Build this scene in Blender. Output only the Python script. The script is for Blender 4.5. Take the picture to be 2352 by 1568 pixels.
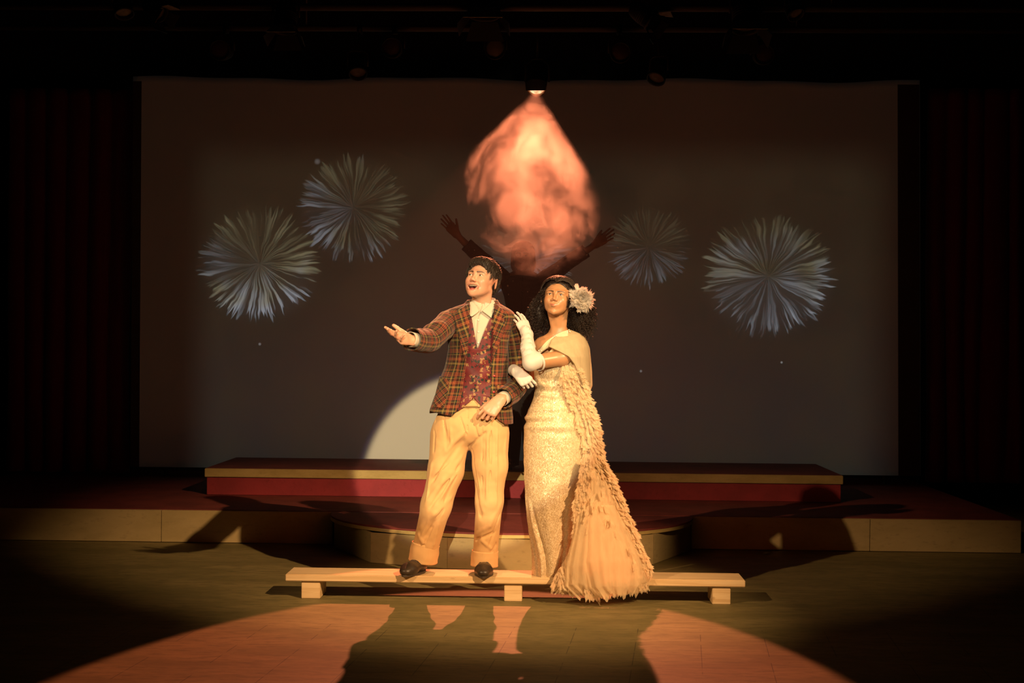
import bpy, math, random
import numpy as np
from mathutils import Vector, Matrix, Euler
for _o in list(bpy.data.objects): bpy.data.objects.remove(_o)
SC = bpy.context.scene
COL = SC.collection
PI = math.pi
# ---------------------------------------------------------------- camera
F_PX = 3112.0; W_PX, H_PX = 2352, 1568; CAM_H = 1.386
YAW, PITCH, ROLL = math.radians(1.5), math.atan(16/F_PX), math.radians(0.53)
CAM_R = Matrix.Rotation(YAW,3,'Z') @ Matrix.Rotation(PI/2+PITCH,3,'X') @ Matrix.Rotation(ROLL,3,'Z')
camd = bpy.data.cameras.new('camera'); cam = bpy.data.objects.new('camera', camd); COL.objects.link(cam)
camd.sensor_fit='HORIZONTAL'; camd.sensor_width=36.0; camd.lens = 36.0*F_PX/W_PX
cam.matrix_world = Matrix.Translation((0,0,CAM_H)) @ CAM_R.to_4x4()
camd.clip_end=100; SC.camera = cam
def P(px, py, Y):
    """point of the stage at depth Y seen at photo pixel (px, py)"""
    d = CAM_R @ Vector(((px-W_PX/2)/F_PX, -(py-H_PX/2)/F_PX, -1.0))
    t = Y/d.y
    return Vector((d.x*t, Y, CAM_H+d.z*t))
def PZ(px, py, z):
    d = CAM_R @ Vector(((px-W_PX/2)/F_PX, -(py-H_PX/2)/F_PX, -1.0))
    t = (z-CAM_H)/d.z
    return Vector((d.x*t, d.y*t, z))
# ---------------------------------------------------------------- world, colour management
w = bpy.data.worlds.new('world'); SC.world = w; w.use_nodes=True
w.node_tree.nodes['Background'].inputs[0].default_value=(0.75,0.55,0.42,1)
w.node_tree.nodes['Background'].inputs[1].default_value=0.0014
SC.view_settings.view_transform='Standard'; SC.view_settings.look='None'
SC.view_settings.gamma=1.0; SC.view_settings.exposure=0.0; SC.view_settings.use_curve_mapping=False
try:
    SC.cycles.use_denoising=True
    SC.cycles.max_bounces=6; SC.cycles.diffuse_bounces=2; SC.cycles.glossy_bounces=2
    SC.cycles.transmission_bounces=4; SC.cycles.transparent_max_bounces=24; SC.cycles.volume_bounces=0
    SC.cycles.volume_step_rate=1.3; SC.cycles.volume_max_steps=64
    SC.cycles.use_adaptive_sampling=True; SC.cycles.adaptive_threshold=0.05; SC.cycles.adaptive_min_samples=16
    SC.cycles.sample_clamp_indirect=3.0
except Exception: pass
# ---------------------------------------------------------------- stage lights
def spot(name, loc, target, power, color, angle, blend=0.15, radius=0.03):
    l = bpy.data.lights.new(name,'SPOT'); o = bpy.data.objects.new(name,l); COL.objects.link(o)
    l.energy=power; l.color=color; l.spot_size=math.radians(angle); l.spot_blend=blend; l.shadow_soft_size=radius
    o.location=loc; o.rotation_euler=(Vector(target)-Vector(loc)).to_track_quat('-Z','Y').to_euler()
    return o
# follow spot from the back of the hall: a hard disc round the couple that falls on the screen behind them
FS = Vector((.29,-8.5,5.12))
spot('follow_spot', FS, (-.428,7.5,1.22), 10300, (1.0,.76,.41), 5.55, .10, .03)
spot('follow_spot_fringe', FS, (-.428,7.5,1.22), 500, (.35,.35,1.0), 5.76, .04, .02)  # added second blue spot, slightly wider, imitating the disc's coloured edge
# two amber front lights crossing on the couple
spot('front_light_right', (4.7,1.0,5.75), (-.55,8.0,.20), 5200, (1.0,.58,.26), 20.5, .9, .05)
spot('front_light_left', (-5.95,1.0,5.4), (.20,8.0,.20), 2200, (1.0,.58,.27), 19.5, .9, .05)
# orange back light: the lit lamp seen above the couple
LAMP = P(1232,203,10.5)
BACK_TO = Vector((-.34,5.75,0)); BACK_D=(BACK_TO-LAMP).normalized()
BACK = spot('back_light', LAMP+BACK_D*.03, BACK_TO, 1500, (1.0,.25,.11), 32, .10, .02)
# ---------------------------------------------------------------- helpers
def tag(o, label=None, cat=None, group=None, kind=None):
    if label: o['label']=label
    if cat: o['category']=cat
    if group: o['group']=group
    if kind: o['kind']=kind
    return o
def empty(name, loc=(0,0,0)):
    o = bpy.data.objects.new(name,None); COL.objects.link(o); o.location=loc; o.empty_display_size=.1
    return o
def link(name, me, mat=None, parent=None, smooth=False):
    """link mesh data given in stage coordinates as an object, kept in place under its parent"""
    o = bpy.data.objects.new(name, me); COL.objects.link(o)
    if mat is not None:
        for m in (mat if isinstance(mat,(list,tuple)) else [mat]): me.materials.append(m)
    if smooth: me.polygons.foreach_set('use_smooth',[True]*len(me.polygons))
    if parent is not None:
        o.parent=parent
        bpy.context.view_layer.update()
        o.matrix_parent_inverse = parent.matrix_world.inverted()
    return o
def pydata(V, Fc, name='m'):
    me = bpy.data.meshes.new(name); me.from_pydata([tuple(v) for v in V], [], [tuple(int(i) for i in f) for f in Fc]); me.update()
    return me
class MB:
    def __init__(s): s.v=[]; s.f=[]; s.attr=[]
    def add(s, V, Fc):
        b=len(s.v); s.v += [tuple(v) for v in V]; s.f += [tuple(b+int(i) for i in f) for f in Fc]; return s
    def box(s, x0,x1,y0,y1,z0,z1, bev=0.0, M=None):
        if bev<=0:
            V=[(x,y,z) for z in (z0,z1) for y in (y0,y1) for x in (x0,x1)]
            Fc=[(0,2,3,1),(4,5,7,6),(0,1,5,4),(2,6,7,3),(0,4,6,2),(1,3,7,5)]
        else:
            import bmesh
            bm=bmesh.new(); bmesh.ops.create_cube(bm,size=1)
            bmesh.ops.scale(bm,vec=(x1-x0,y1-y0,z1-z0),verts=bm.verts)
            bmesh.ops.translate(bm,vec=((x0+x1)/2,(y0+y1)/2,(z0+z1)/2),verts=bm.verts)
            bmesh.ops.bevel(bm,geom=bm.edges[:],offset=bev,segments=2,affect='EDGES')
            bm.verts.index_update(); V=[tuple(v.co) for v in bm.verts]; Fc=[[v.index for v in f.verts] for f in bm.faces]; bm.free()
        if M is not None: V=[tuple(M@Vector(v)) for v in V]
        return s.add(V,Fc)
    def prism(s, pts, z0, z1):
        n=len(pts); V=[(x,y,z0) for x,y in pts]+[(x,y,z1) for x,y in pts]
        Fc=[tuple(range(n-1,-1,-1)), tuple(range(n,2*n))]+[(i,(i+1)%n,n+(i+1)%n,n+i) for i in range(n)]
        return s.add(V,Fc)
    def tube(s, pts, r, n=10, cap=True):
        pts=[Vector(p) for p in pts]; rr = r if isinstance(r,(list,tuple)) else [r]*len(pts)
        up=None; rings=[]
        for i,p in enumerate(pts):
            t=(pts[min(i+1,len(pts)-1)]-pts[max(i-1,0)]).normalized()
            if up is None:
                up = Vector((0,0,1)) if abs(t.z)<.9 else Vector((0,1,0))
            a=(up - t*up.dot(t)); a = a.normalized() if a.length>1e-6 else t.orthogonal().normalized()
            b=t.cross(a); up=a
            rings.append([p+rr[i]*(math.cos(2*PI*k/n)*a+math.sin(2*PI*k/n)*b) for k in range(n)])
        V=[v for ring in rings for v in ring]; Fc=[]
        for i in range(len(pts)-1):
            for k in range(n):
                Fc.append((i*n+k,(i+1)*n+k,(i+1)*n+(k+1)%n,i*n+(k+1)%n))
        if cap: Fc += [tuple(range(n)), tuple(range((len(pts)-1)*n+n-1,(len(pts)-1)*n-1,-1))]
        return s.add(V,Fc)
    def lathe(s, prof, n=32, M=None):
        """profile of (radius, z) about the z axis"""
        V=[(r*math.cos(2*PI*k/n), r*math.sin(2*PI*k/n), z) for r,z in prof for k in range(n)]
        if M is not None: V=[tuple(M@Vector(v)) for v in V]
        Fc=[(i*n+k,i*n+(k+1)%n,(i+1)*n+(k+1)%n,(i+1)*n+k) for i in range(len(prof)-1) for k in range(n)]
        return s.add(V,Fc)
    def build(s, name, mat, parent=None, smooth=False):
        return link(name, pydata(s.v,s.f,name), mat, parent, smooth)
def aim(loc, target):
    q=(Vector(target)-Vector(loc)).to_track_quat('Z','Y')
    return Matrix.Translation(loc) @ q.to_matrix().to_4x4()
# ---------------------------------------------------------------- node helper
class NT:
    def __init__(s, name):
        s.m=bpy.data.materials.new(name); s.m.use_nodes=True; s.t=s.m.node_tree; s.n=s.t.nodes; s.n.clear()
        s.out=s.n.new('ShaderNodeOutputMaterial')
    def node(s, typ, ins=None, **kw):
        x=s.n.new(typ)
        for k,v in kw.items(): setattr(x,k,v)
        for k,v in (ins or {}).items(): s.set(x.inputs[k],v)
        return x
    def set(s, sock, v):
        if isinstance(v, bpy.types.NodeSocket): s.t.links.new(v,sock)
        else: sock.default_value=v
    def math(s, op, a, b=0.0, c=None, clamp=False):
        x=s.n.new('ShaderNodeMath'); x.operation=op; x.use_clamp=clamp
        s.set(x.inputs[0],a); s.set(x.inputs[1],b)
        if c is not None: s.set(x.inputs[2],c)
        return x.outputs[0]
    def vmath(s, op, a, b=None, scale=None):
        x=s.n.new('ShaderNodeVectorMath'); x.operation=op; s.set(x.inputs[0],a)
        if b is not None: s.set(x.inputs[1],b)
        if scale is not None: s.set(x.inputs['Scale'],scale)
        return x.outputs['Value'] if op in('LENGTH','DOT_PRODUCT','DISTANCE') else x.outputs[0]
    def mix(s, f, a, b, mode='MIX'):
        x=s.n.new('ShaderNodeMix'); x.data_type='RGBA'; x.blend_type=mode
        s.set(x.inputs[0],f); s.set(x.inputs[6],a); s.set(x.inputs[7],b); return x.outputs[2]
    def mrange(s, v, a,b,c=0.0,d=1.0, smooth=True):
        x=s.n.new('ShaderNodeMapRange'); x.interpolation_type='SMOOTHSTEP' if smooth else 'LINEAR'
        s.set(x.inputs[0],v); s.set(x.inputs[1],a); s.set(x.inputs[2],b); s.set(x.inputs[3],c); s.set(x.inputs[4],d); return x.outputs[0]
    def noise(s, vec, scale=5, detail=2, rough=.5, dim='3D', dist=0.0):
        x=s.n.new('ShaderNodeTexNoise'); x.noise_dimensions=dim
        if vec is not None: s.set(x.inputs['Vector'],vec)
        x.inputs['Scale'].default_value=scale; x.inputs['Detail'].default_value=detail; x.inputs['Roughness'].default_value=rough
        x.inputs['Distortion'].default_value=dist
        return x.outputs[0]
    def pos(s): return s.node('ShaderNodeTexCoord').outputs['Object']
    def sep(s, v):
        x=s.n.new('ShaderNodeSeparateXYZ'); s.set(x.inputs[0],v); return x.outputs
    def comb(s, x_,y_,z_):
        x=s.n.new('ShaderNodeCombineXYZ'); s.set(x.inputs[0],x_); s.set(x.inputs[1],y_); s.set(x.inputs[2],z_); return x.outputs[0]
    def attr(s, name):
        return s.node('ShaderNodeAttribute', attribute_name=name).outputs
    def bump(s, h, strength=.3, dist=.01):
        x=s.n.new('ShaderNodeBump'); x.inputs['Strength'].default_value=strength; x.inputs['Distance'].default_value=dist
        s.set(x.inputs['Height'],h); return x.outputs[0]
    def bsdf(s, color, rough=.6, normal=None, **kw):
        b=s.n.new('ShaderNodeBsdfPrincipled'); s.set(b.inputs['Base Color'],color); s.set(b.inputs['Roughness'],rough)
        if normal is not None: s.set(b.inputs['Normal'],normal)
        for k,v in kw.items(): s.set(b.inputs[k.replace('_',' ')],v)
        s.t.links.new(b.outputs[0], s.out.inputs[0]); s.b=b; return b
def flat(name, col, rough=.6, **kw):
    t=NT(name); t.bsdf((*col,1),rough,**kw); return t.m
def worn(name, col, col2, rough=.7, scale=6, bump=.15, stretch=(1,1,1), **kw):
    t=NT(name); p=t.pos(); q=t.vmath('MULTIPLY',p,stretch)
    n=t.noise(q,scale,5,.6); n2=t.noise(q,scale*9,3,.6)
    c=t.mix(t.mrange(n,.35,.7),(*col,1),(*col2,1))
    c=t.mix(t.mrange(n2,.55,.75,0,.5),c,(*[x*.6 for x in col],1))
    t.bsdf(c,rough,t.bump(n2,bump,.004),**kw); return t.m
# ================================================================ the stage
random.seed(3)
MAT={}
# floor: olive brown painted boards with scuffs
t=NT('painted_floor'); p=t.pos(); x,y,z=t.sep(p)
q=t.vmath('MULTIPLY',p,(1,3.0,1)); n1=t.noise(q,1.6,5,.62); n2=t.noise(q,9,4,.65); n3=t.noise(t.vmath('MULTIPLY',p,(1,2,1)),48,3,.6)
c=t.mix(t.mrange(n1,.3,.7),(.155,.130,.050,1),(.235,.190,.080,1))
c=t.mix(t.mrange(n2,.42,.72,0,.75),c,(.11,.094,.040,1))
c=t.mix(t.mrange(n3,.66,.74,0,.6),c,(.035,.03,.02,1))
c=t.mix(t.mrange(t.noise(p,31,3,.7),.70,.76,0,.7),c,(.24,.20,.12,1))
# board joints running up and across the stage
rot=t.node('ShaderNodeVectorRotate',{'Vector':p,'Angle':.10},rotation_type='Z_AXIS').outputs[0]
rx,ry,rz=t.sep(rot)
def line(t,v,period,w,off=0.0):
    f=t.math('FRACT',t.math('ADD',t.math('DIVIDE',v,period),off)); d=t.math('ABSOLUTE',t.math('SUBTRACT',f,.5)); return t.math('LESS_THAN',t.math('MULTIPLY',d,period),w)
near=t.mrange(y,6.75,6.76)
jl=t.math('MULTIPLY',line(t,rx,.305,.0022,.2),t.math('SUBTRACT',1.0,near))
jt=line(t,y,2.44,.0025,.27)
jj=t.math('MAXIMUM',t.math('MULTIPLY',jl,t.mrange(t.noise(p,5,2),.4,.5)),jt)
c=t.mix(t.math('MULTIPLY',jj,.6),c,(.03,.022,.015,1))
t.bsdf(c,.62,t.bump(t.math('SUBTRACT',n2,jj),.25,.004),Specular_IOR_Level=.3); MAT['floor']=t.m
MAT['black']=worn('black_masonry',(.010,.009,.009),(.014,.012,.011),.95,3)
MAT['red']=worn('dull_red_paint',(.34,.040,.052),(.27,.034,.045),.7,5,.2,Specular_IOR_Level=.25)
MAT['reddeck']=worn('dull_red_deck_paint',(.20,.045,.040),(.14,.032,.030),.65,4,.2,Specular_IOR_Level=.25)
MAT['tan']=worn('ochre_painted_board',(.44,.34,.17),(.36,.28,.13),.75,2.2,.15,(1,1,2.5),Specular_IOR_Level=.2)
MAT['edge']=worn('yellow_painted_lumber',(.55,.42,.17),(.44,.33,.12),.7,4,.15,(1,1,3),Specular_IOR_Level=.2)
MAT['darkboard']=worn('dark_painted_board',(.05,.045,.035),(.07,.06,.05),.8,3)
def struct(o): o['kind']='structure'; return o
b=MB(); b.box(-9,9,1.2,12.62,-.12,0); struct(b.build('floor',MAT['floor']))
b=MB(); b.box(-9,9,12.5,12.62,0,6); struct(b.build('wall_back',MAT['black']))
b=MB(); b.box(-9.1,-9,1.2,12.62,0,6); struct(b.build('wall_left',MAT['black']))
b=MB(); b.box(9,9.1,1.2,12.62,0,6); struct(b.build('wall_right',MAT['black']))
b=MB(); b.box(-9.1,9.1,7.6,12.62,6,6.1); struct(b.build('ceiling',MAT['black']))
ZL=.23
# lower platform across the stage, with a gap of frontage where the curved step stands
YL=9.49
XL=P(0,1240,YL).x-.9; XA=P(765,1215,YL).x; XB=P(1587,1225,YL).x; XR=P(2344,1260,YL).x
lp=empty('stage_platform',((XA+XB)/2,11,0)); tag(lp,'long low stage platform with red deck and ochre front boards in front of the screen','platform')
b=MB(); b.box(XL,XR,YL+.012,12.48,ZL-.022,ZL,.003); b.build('deck',MAT['reddeck'],lp)
b=MB(); b.box(XL+.04,XR-.03,YL+.10,12.4,.0,ZL-.024); b.build('base',MAT['darkboard'],lp)  # dark box set back under the deck
def seams(xs): return [P(px,1215,YL).x for px in xs]
xs=[XL]+seams([-40+0,372,765]);
for a_,b_ in zip(xs[:-1],xs[1:]):
    b=MB(); b.box(a_+.0015,b_-.0015,YL-.02,YL+.012,0.004,ZL-.004,.002); b.build('front_board',MAT['tan'],lp)
xs=seams([1587,1997,2344])
for a_,b_ in zip(xs[:-1],xs[1:]):
    b=MB(); b.box(a_+.0015,b_-.0015,YL-.02,YL+.012,0.004,ZL-.004,.002); b.build('front_board',MAT['tan'],lp)
# curved step
cx=(XA+XB)/2; Rd=(XB-XA)/2+.005; DEP=.98
def arc(n,ra,rb,y0): return [(cx+ra*math.cos(a),y0-rb*math.sin(a)) for a in [PI-PI*i/n for i in range(n+1)]]
cs=empty('curved_step',(cx,9.0,0)); tag(cs,'half-round step with red top projecting from the middle of the low platform','step')
pts=arc(48,Rd,DEP,YL-.024); pts=pts[::-1]
b=MB(); b.prism(pts[::-1],ZL-.012,ZL); b.build('deck',MAT['reddeck'],cs)
pr=arc(48,Rd,DEP,YL-.024)
rim=MB(); n=len(pr); inn=arc(48,Rd-.02,DEP-.02,YL-.024)
V=[(x_,y_,ZL-.034) for x_,y_ in pr]+[(x_,y_,ZL-.0125) for x_,y_ in pr]+[(x_,y_,ZL-.034) for x_,y_ in inn]+[(x_,y_,ZL-.0125) for x_,y_ in inn]
Fc=[]
for i in range(n-1): Fc+=[(i,i+1,n+i+1,n+i),(2*n+i+1,2*n+i,3*n+i,3*n+i+1),(i+1,i,2*n+i,2*n+i+1),(n+i,n+i+1,3*n+i+1,3*n+i)]
rim.add(V,Fc); rim.build('rim',MAT['edge'],cs)
poly=[PZ(767,1256,0),PZ(851,1292,0),PZ(1027,1306,0),PZ(1222,1311,0),PZ(1350,1311,0),PZ(1500,1296,0),PZ(1586,1264,0)]
poly=[Vector((q_.x,min(q_.y,YL-.022),0)) for q_ in poly]
for i in range(len(poly)-1):
    a_,b_=poly[i],poly[i+1]; dd=(b_-a_); nn=Vector((dd.y,-dd.x,0)).normalized()*-1
    if nn.y<0: nn=-nn
    b=MB(); q0=[a_+dd.normalized()*.001,b_-dd.normalized()*.001]
    b.prism([(q0[0].x,q0[0].y),(q0[1].x,q0[1].y),(q0[1].x+nn.x*.016,q0[1].y+nn.y*.016),(q0[0].x+nn.x*.016,q0[0].y+nn.y*.016)],0.002,ZL-.036)
    b.build('front_board',MAT['tan'],cs)
# upper platform
YU=10.44; YUB=11.5; ZU=.436
X0=P(470,1075,YU).x; X1=P(1937,1090,YU).x
up=empty('stage_platform',((X0+X1)/2,11,ZL)); tag(up,'upper red platform with yellow front edge, standing on the long low one','platform')
b=MB(); b.box(X0,X1,YU+.04,YUB,ZU-.02,ZU,.003); b.build('deck',MAT['reddeck'],up)
b=MB(); b.box(X0,X1,YU,YU+.038,ZU-.066,ZU-.002,.003); b.build('edge_board',MAT['edge'],up)
xm=P(1232,1110,YU).x
for a_,b_ in ((X0+.015,xm-.002),(xm+.002,X1-.015)):
    b=MB(); b.box(a_,b_,YU+.015,YU+.035,ZL+.002,ZU-.068,.002); b.build('front_board',MAT['red'],up)
for a_ in (X0+.012,X1-.03):
    b=MB(); b.box(a_,a_+.018,YU+.04,YUB,ZL+.002,ZU-.022,.002); b.build('side_board',MAT['red'],up)
# ---------------------------------------------------------------- projection screen
YS=11.9
s00=P(300,1083,YS); s10=P(2114,1103,YS); s01=P(306,178,YS); s11=P(2112,187,YS)
SX0=s00.x; SX1=s10.x; SZ0=.31; SZ1=(s01.z+s11.z)/2
def sp(px,py):
    q_=P(px,py,YS); return q_.x,q_.z
t=NT('projection_screen_fabric'); p=t.pos(); x,y,z=t.sep(p)
geo=t.noise(t.comb(x,0,z),1.3,4,.55)
# projected picture: night sky rectangle with five bursts
rx0,rz1=sp(440,322); rx1,_=sp(2068,322)
rect=t.math('MULTIPLY',t.math('MULTIPLY',t.mrange(x,rx0-.10,rx0+.30),t.mrange(x,rx1-.45,rx1+.10,1,0)),t.mrange(z,rz1-.35,rz1+.10,1,0))
up_=t.mrange(z,.4,3.0)
base=t.mix(up_,(.0115,.0125,.0120,1),(.0095,.0088,.0056,1))  # sky emission also carries part of the haze-lit glow
base=t.mix(t.mrange(geo,.3,.75),base,t.mix(.5,base,(.021,.0180,.0100,1)))
base=t.mix(rect,(.0022,.0021,.0018,1),base)  # faint emission outside the picture stands in for dim ambient light
col=base
bursts=[(597,606,150,141,1.0,11),(812,477,136,133,.62,23),(1210,598,112,100,.55,37),(1490,568,103,100,.26,41),(1765,634,163,150,.95,59)]
for (bx,by,brx,bry,inten,seed) in bursts:
    cx_,cz_=sp(bx,by); ex,_=sp(bx+brx,by); _,ez=sp(bx,by-bry)
    dx=t.math('DIVIDE',t.math('SUBTRACT',x,cx_),abs(ex-cx_)); dz=t.math('DIVIDE',t.math('SUBTRACT',z,cz_),abs(ez-cz_))
    v=t.comb(dx,0.0,dz)
    wob=t.noise(t.vmath('ADD',v,(seed,0,0)),3.0,2,.5); v=t.vmath('ADD',v,t.vmath('SCALE',t.comb(t.math('SUBTRACT',wob,.5),0,t.math('SUBTRACT',t.noise(t.vmath('ADD',v,(0,seed,0)),3.0,2),.5)),scale=.10))
    r=t.vmath('LENGTH',v); d=t.vmath('NORMALIZE',v)
    dir_=t.vmath('ADD',t.vmath('SCALE',d,scale=11.5),t.comb(seed,t.math('MULTIPLY',r,1.15),0))
    s1=t.noise(dir_,1.0,2,.55); s2=t.noise(t.vmath('ADD',t.vmath('SCALE',d,scale=17),t.comb(0,t.math('MULTIPLY',r,1.0),seed)),1.0,2,.5)
    st=t.math('MULTIPLY',t.mrange(s1,.41,.60),t.mrange(s2,.36,.60,.25,1))
    edge=t.math('ADD',.75,t.math('MULTIPLY',t.mrange(t.noise(t.vmath('ADD',t.vmath('SCALE',d,scale=13),(seed,3,1)),1.0,1),.3,.7),.26))
    env=t.math('MULTIPLY',t.mrange(t.math('SUBTRACT',edge,r),0,.07),t.mrange(r,.02,.80,.38,1.0))
    patch=t.mrange(t.noise(t.comb(t.math('ADD',x,seed),0,z),1.9 if seed!=23 else 3.0,1),.33,.58,.35,1)
    low=t.mrange(dz,-1.0,1.0,1.15,.45)
    I=t.math('MULTIPLY',t.math('MULTIPLY',t.math('MULTIPLY',st,env),t.math('MULTIPLY',patch,low)),inten)
    veil=t.math('MULTIPLY',t.mrange(r,.6,1.05,.05,0),inten)
    cc=t.mix(t.mrange(t.math('ADD',t.noise(t.comb(x,seed,z),2.2,2),t.math('MULTIPLY',dz,-.22)),.40,.66),(.135,.125,.070,1),(.175,.195,.225,1))
    col=t.mix(1.0,col,t.mix(t.math('ADD',I,veil),(0,0,0,1),cc),'ADD')
for (dx_,dy_,rr,bb) in ((597,790,.011,.10),(1472,852,.010,.10),(1795,832,.009,.14),(729,371,.022,.05),(1300,806,.006,.06),(1085,786,.006,.05)):
    cx_,cz_=sp(dx_,dy_); dd=t.vmath('LENGTH',t.comb(t.math('SUBTRACT',x,cx_),0,t.math('SUBTRACT',z,cz_)))
    col=t.mix(1.0,col,t.mix(t.mrange(dd,rr*1.6,rr*.3),(0,0,0,1),(bb,bb,bb,1)),'ADD')
t.bsdf((.84,.80,.70,1),.85,None,Emission_Color=col,Emission_Strength=1.0,Specular_IOR_Level=.1)
ps=empty('projection_screen',((SX0+SX1)/2,YS,SZ0)); tag(ps,'wide pale projection screen showing white firework bursts at the back of the stage','projection screen')
nx,nz=160,60; V=[];Fc=[]
for j in range(nz+1):
    for i in range(nx+1):
        u=i/nx; v_=j/nz
        X=(1-v_)*(s00.x+u*(s10.x-s00.x))+v_*(s01.x+u*(s11.x-s01.x))
        top=s01.z+u*(s11.z-s01.z)+.012*math.sin(u*19+.7)+.006*math.sin(u*47)
        Z=SZ0+(top-SZ0)*v_
        V.append((X,YS+.006*math.sin(u*31)*v_,Z))
for j in range(nz):
    for i in range(nx): a_=j*(nx+1)+i; Fc.append((a_,a_+1,a_+nx+2,a_+nx+1))
me=pydata(V,Fc); so=link('fabric',me,t.m,ps,True); md=so.modifiers.new('s','SOLIDIFY'); md.thickness=.006; md.offset=1
hem=worn('brown_hem_fabric',(.085,.06,.035),(.07,.05,.03),.9,6)
for (xa,xb,zz) in ((s00.x+.002,P(320,1083,YS).x,0),(P(2063,1083,YS).x,s10.x-.004,0)):
    b=MB(); 
    dxa=(s01.x-s00.x) if xa<0 else (s11.x-s10.x)
    za,zb=SZ0,s01.z-.035 if xa<0 else s11.z-.03
    V=[(xa,YS-.012,za),(xb,YS-.012,za),(xb+dxa,YS-.012,zb),(xa+dxa,YS-.012,zb),(xa,YS-.007,za),(xb,YS-.007,za),(xb+dxa,YS-.007,zb),(xa+dxa,YS-.007,zb)]
    b.add(V,[(0,1,2,3),(5,4,7,6),(4,0,3,7),(1,5,6,2),(3,2,6,7),(4,5,1,0)]); b.build('hem',hem,ps)
b=MB()
for fx in (s00.x+.3,0,s10.x-.3): b.tube([(fx,YS+.05,ZL),(fx,YS+.05,s01.z-.1)],.02)
b.tube([(s00.x+.05,YS+.05,s01.z-.06),(s10.x-.05,YS+.05,s11.z-.06)],.025)
b.tube([(s00.x+.05,YS+.04,SZ0+.03),(s10.x-.05,YS+.04,SZ0+.03)],.02); b.build('frame',flat('black_steel',(.02,.02,.02),.5),ps)
# ---------------------------------------------------------------- curtains
vel=NT('dark_red_velour'); p=vel.pos(); nn_=vel.noise(vel.vmath('MULTIPLY',p,(40,40,2)),1,3)
vel.bsdf(vel.mix(nn_,(.22,.010,.018,1),(.16,.008,.014,1)),.9,None,Specular_IOR_Level=.1,Sheen_Weight=.3)
def curtain(x0,x1,Y,z0,z1,folds,seed,label):
    random.seed(seed); ks=[random.uniform(.7,1.4) for _ in range(folds)]; tot=sum(ks); V=[];Fc=[]
    nu=folds*14; nv=36; ph=[0]
    for k in ks: ph.append(ph[-1]+k/tot)
    amp=[random.uniform(.6,1.2) for _ in range(folds+1)]
    for j in range(nv+1):
        v_=j/nv
        for i in range(nu+1):
            k=min(i//14,folds-1); f=(i-14*k)/14; u=ph[k]+f*(ph[k+1]-ph[k])
            A=.075*amp[k]*(1-.35*v_)
            yy=Y-A*math.sin(PI*f)**.8*(1 if True else 0)+.02*math.sin(3.1*v_+k)
            xx=x0+(x1-x0)*u+.015*math.sin(2.3*v_*PI+k*1.7)*(1-v_)
            V.append((xx,yy,z0+(z1-z0)*v_))
    for j in range(nv):
        for i in range(nu): a_=j*(nu+1)+i; Fc.append((a_,a_+1,a_+nu+2,a_+nu+1))
    o=link('stage_curtain',pydata(V,Fc),vel.m,None,True); tag(o,label,'curtain'); md=o.modifiers.new('s','SOLIDIFY'); md.thickness=.004; return o
curtain(P(10,1100,12.1).x,P(296,1100,12.1).x,12.1,ZL+.01,P(150,205,12.1).z,6,5,'dark red pleated curtain hanging left of the screen')
curtain(P(2124,1100,12.1).x,P(2345,1100,12.1).x,12.1,ZL+.01,P(2200,205,12.1).z,5,9,'dark red pleated curtain hanging right of the screen')
# black border drape over the curtains and screen top
b=MB(); zb=P(1176,196,12.3).z
b.box(-8.6,8.6,12.3,12.34,zb-.1,5.9); tag(b.build('border_drape',MAT['black']),'black border drape hung above and behind the screen','drape')
# ---------------------------------------------------------------- bench
wood=NT('pale_pine_plank'); p=wood.pos(); g=wood.noise(wood.vmath('MULTIPLY',p,(1.2,26,26)),1.6,4,.6,dist=.6); kn=wood.noise(wood.vmath('MULTIPLY',p,(4,9,9)),1.4,2)
c=wood.mix(wood.mrange(g,.35,.68),(.74,.56,.33,1),(.60,.42,.22,1)); c=wood.mix(wood.mrange(kn,.70,.76,0,.6),c,(.34,.2,.09,1))
wood.bsdf(c,.55,wood.bump(g,.15,.002),Specular_IOR_Level=.3)
YB0,YB1=7.415,7.655
bx0=P(655,1330,YB0).x; bx1=P(1712,1345,YB0).x
bn=empty('bench',((bx0+bx1)/2,7.53,0)); tag(bn,'long low pale plank bench on three blocks that the couple stand on','bench')
b=MB(); b.box(bx0,bx1,YB0,YB1,.097,.135,.004); b.build('plank',wood.m,bn)
for pxa,pxb in ((692,735),(1158,1199),(1636,1678)):
    xa=P(pxa,1360,YB0+.015).x; xb=P(pxb,1360,YB0+.015).x
    b=MB(); b.box(xa,xb,YB0+.015,YB1-.015,0,.0968,.003); b.build('block',wood.m,bn)
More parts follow.
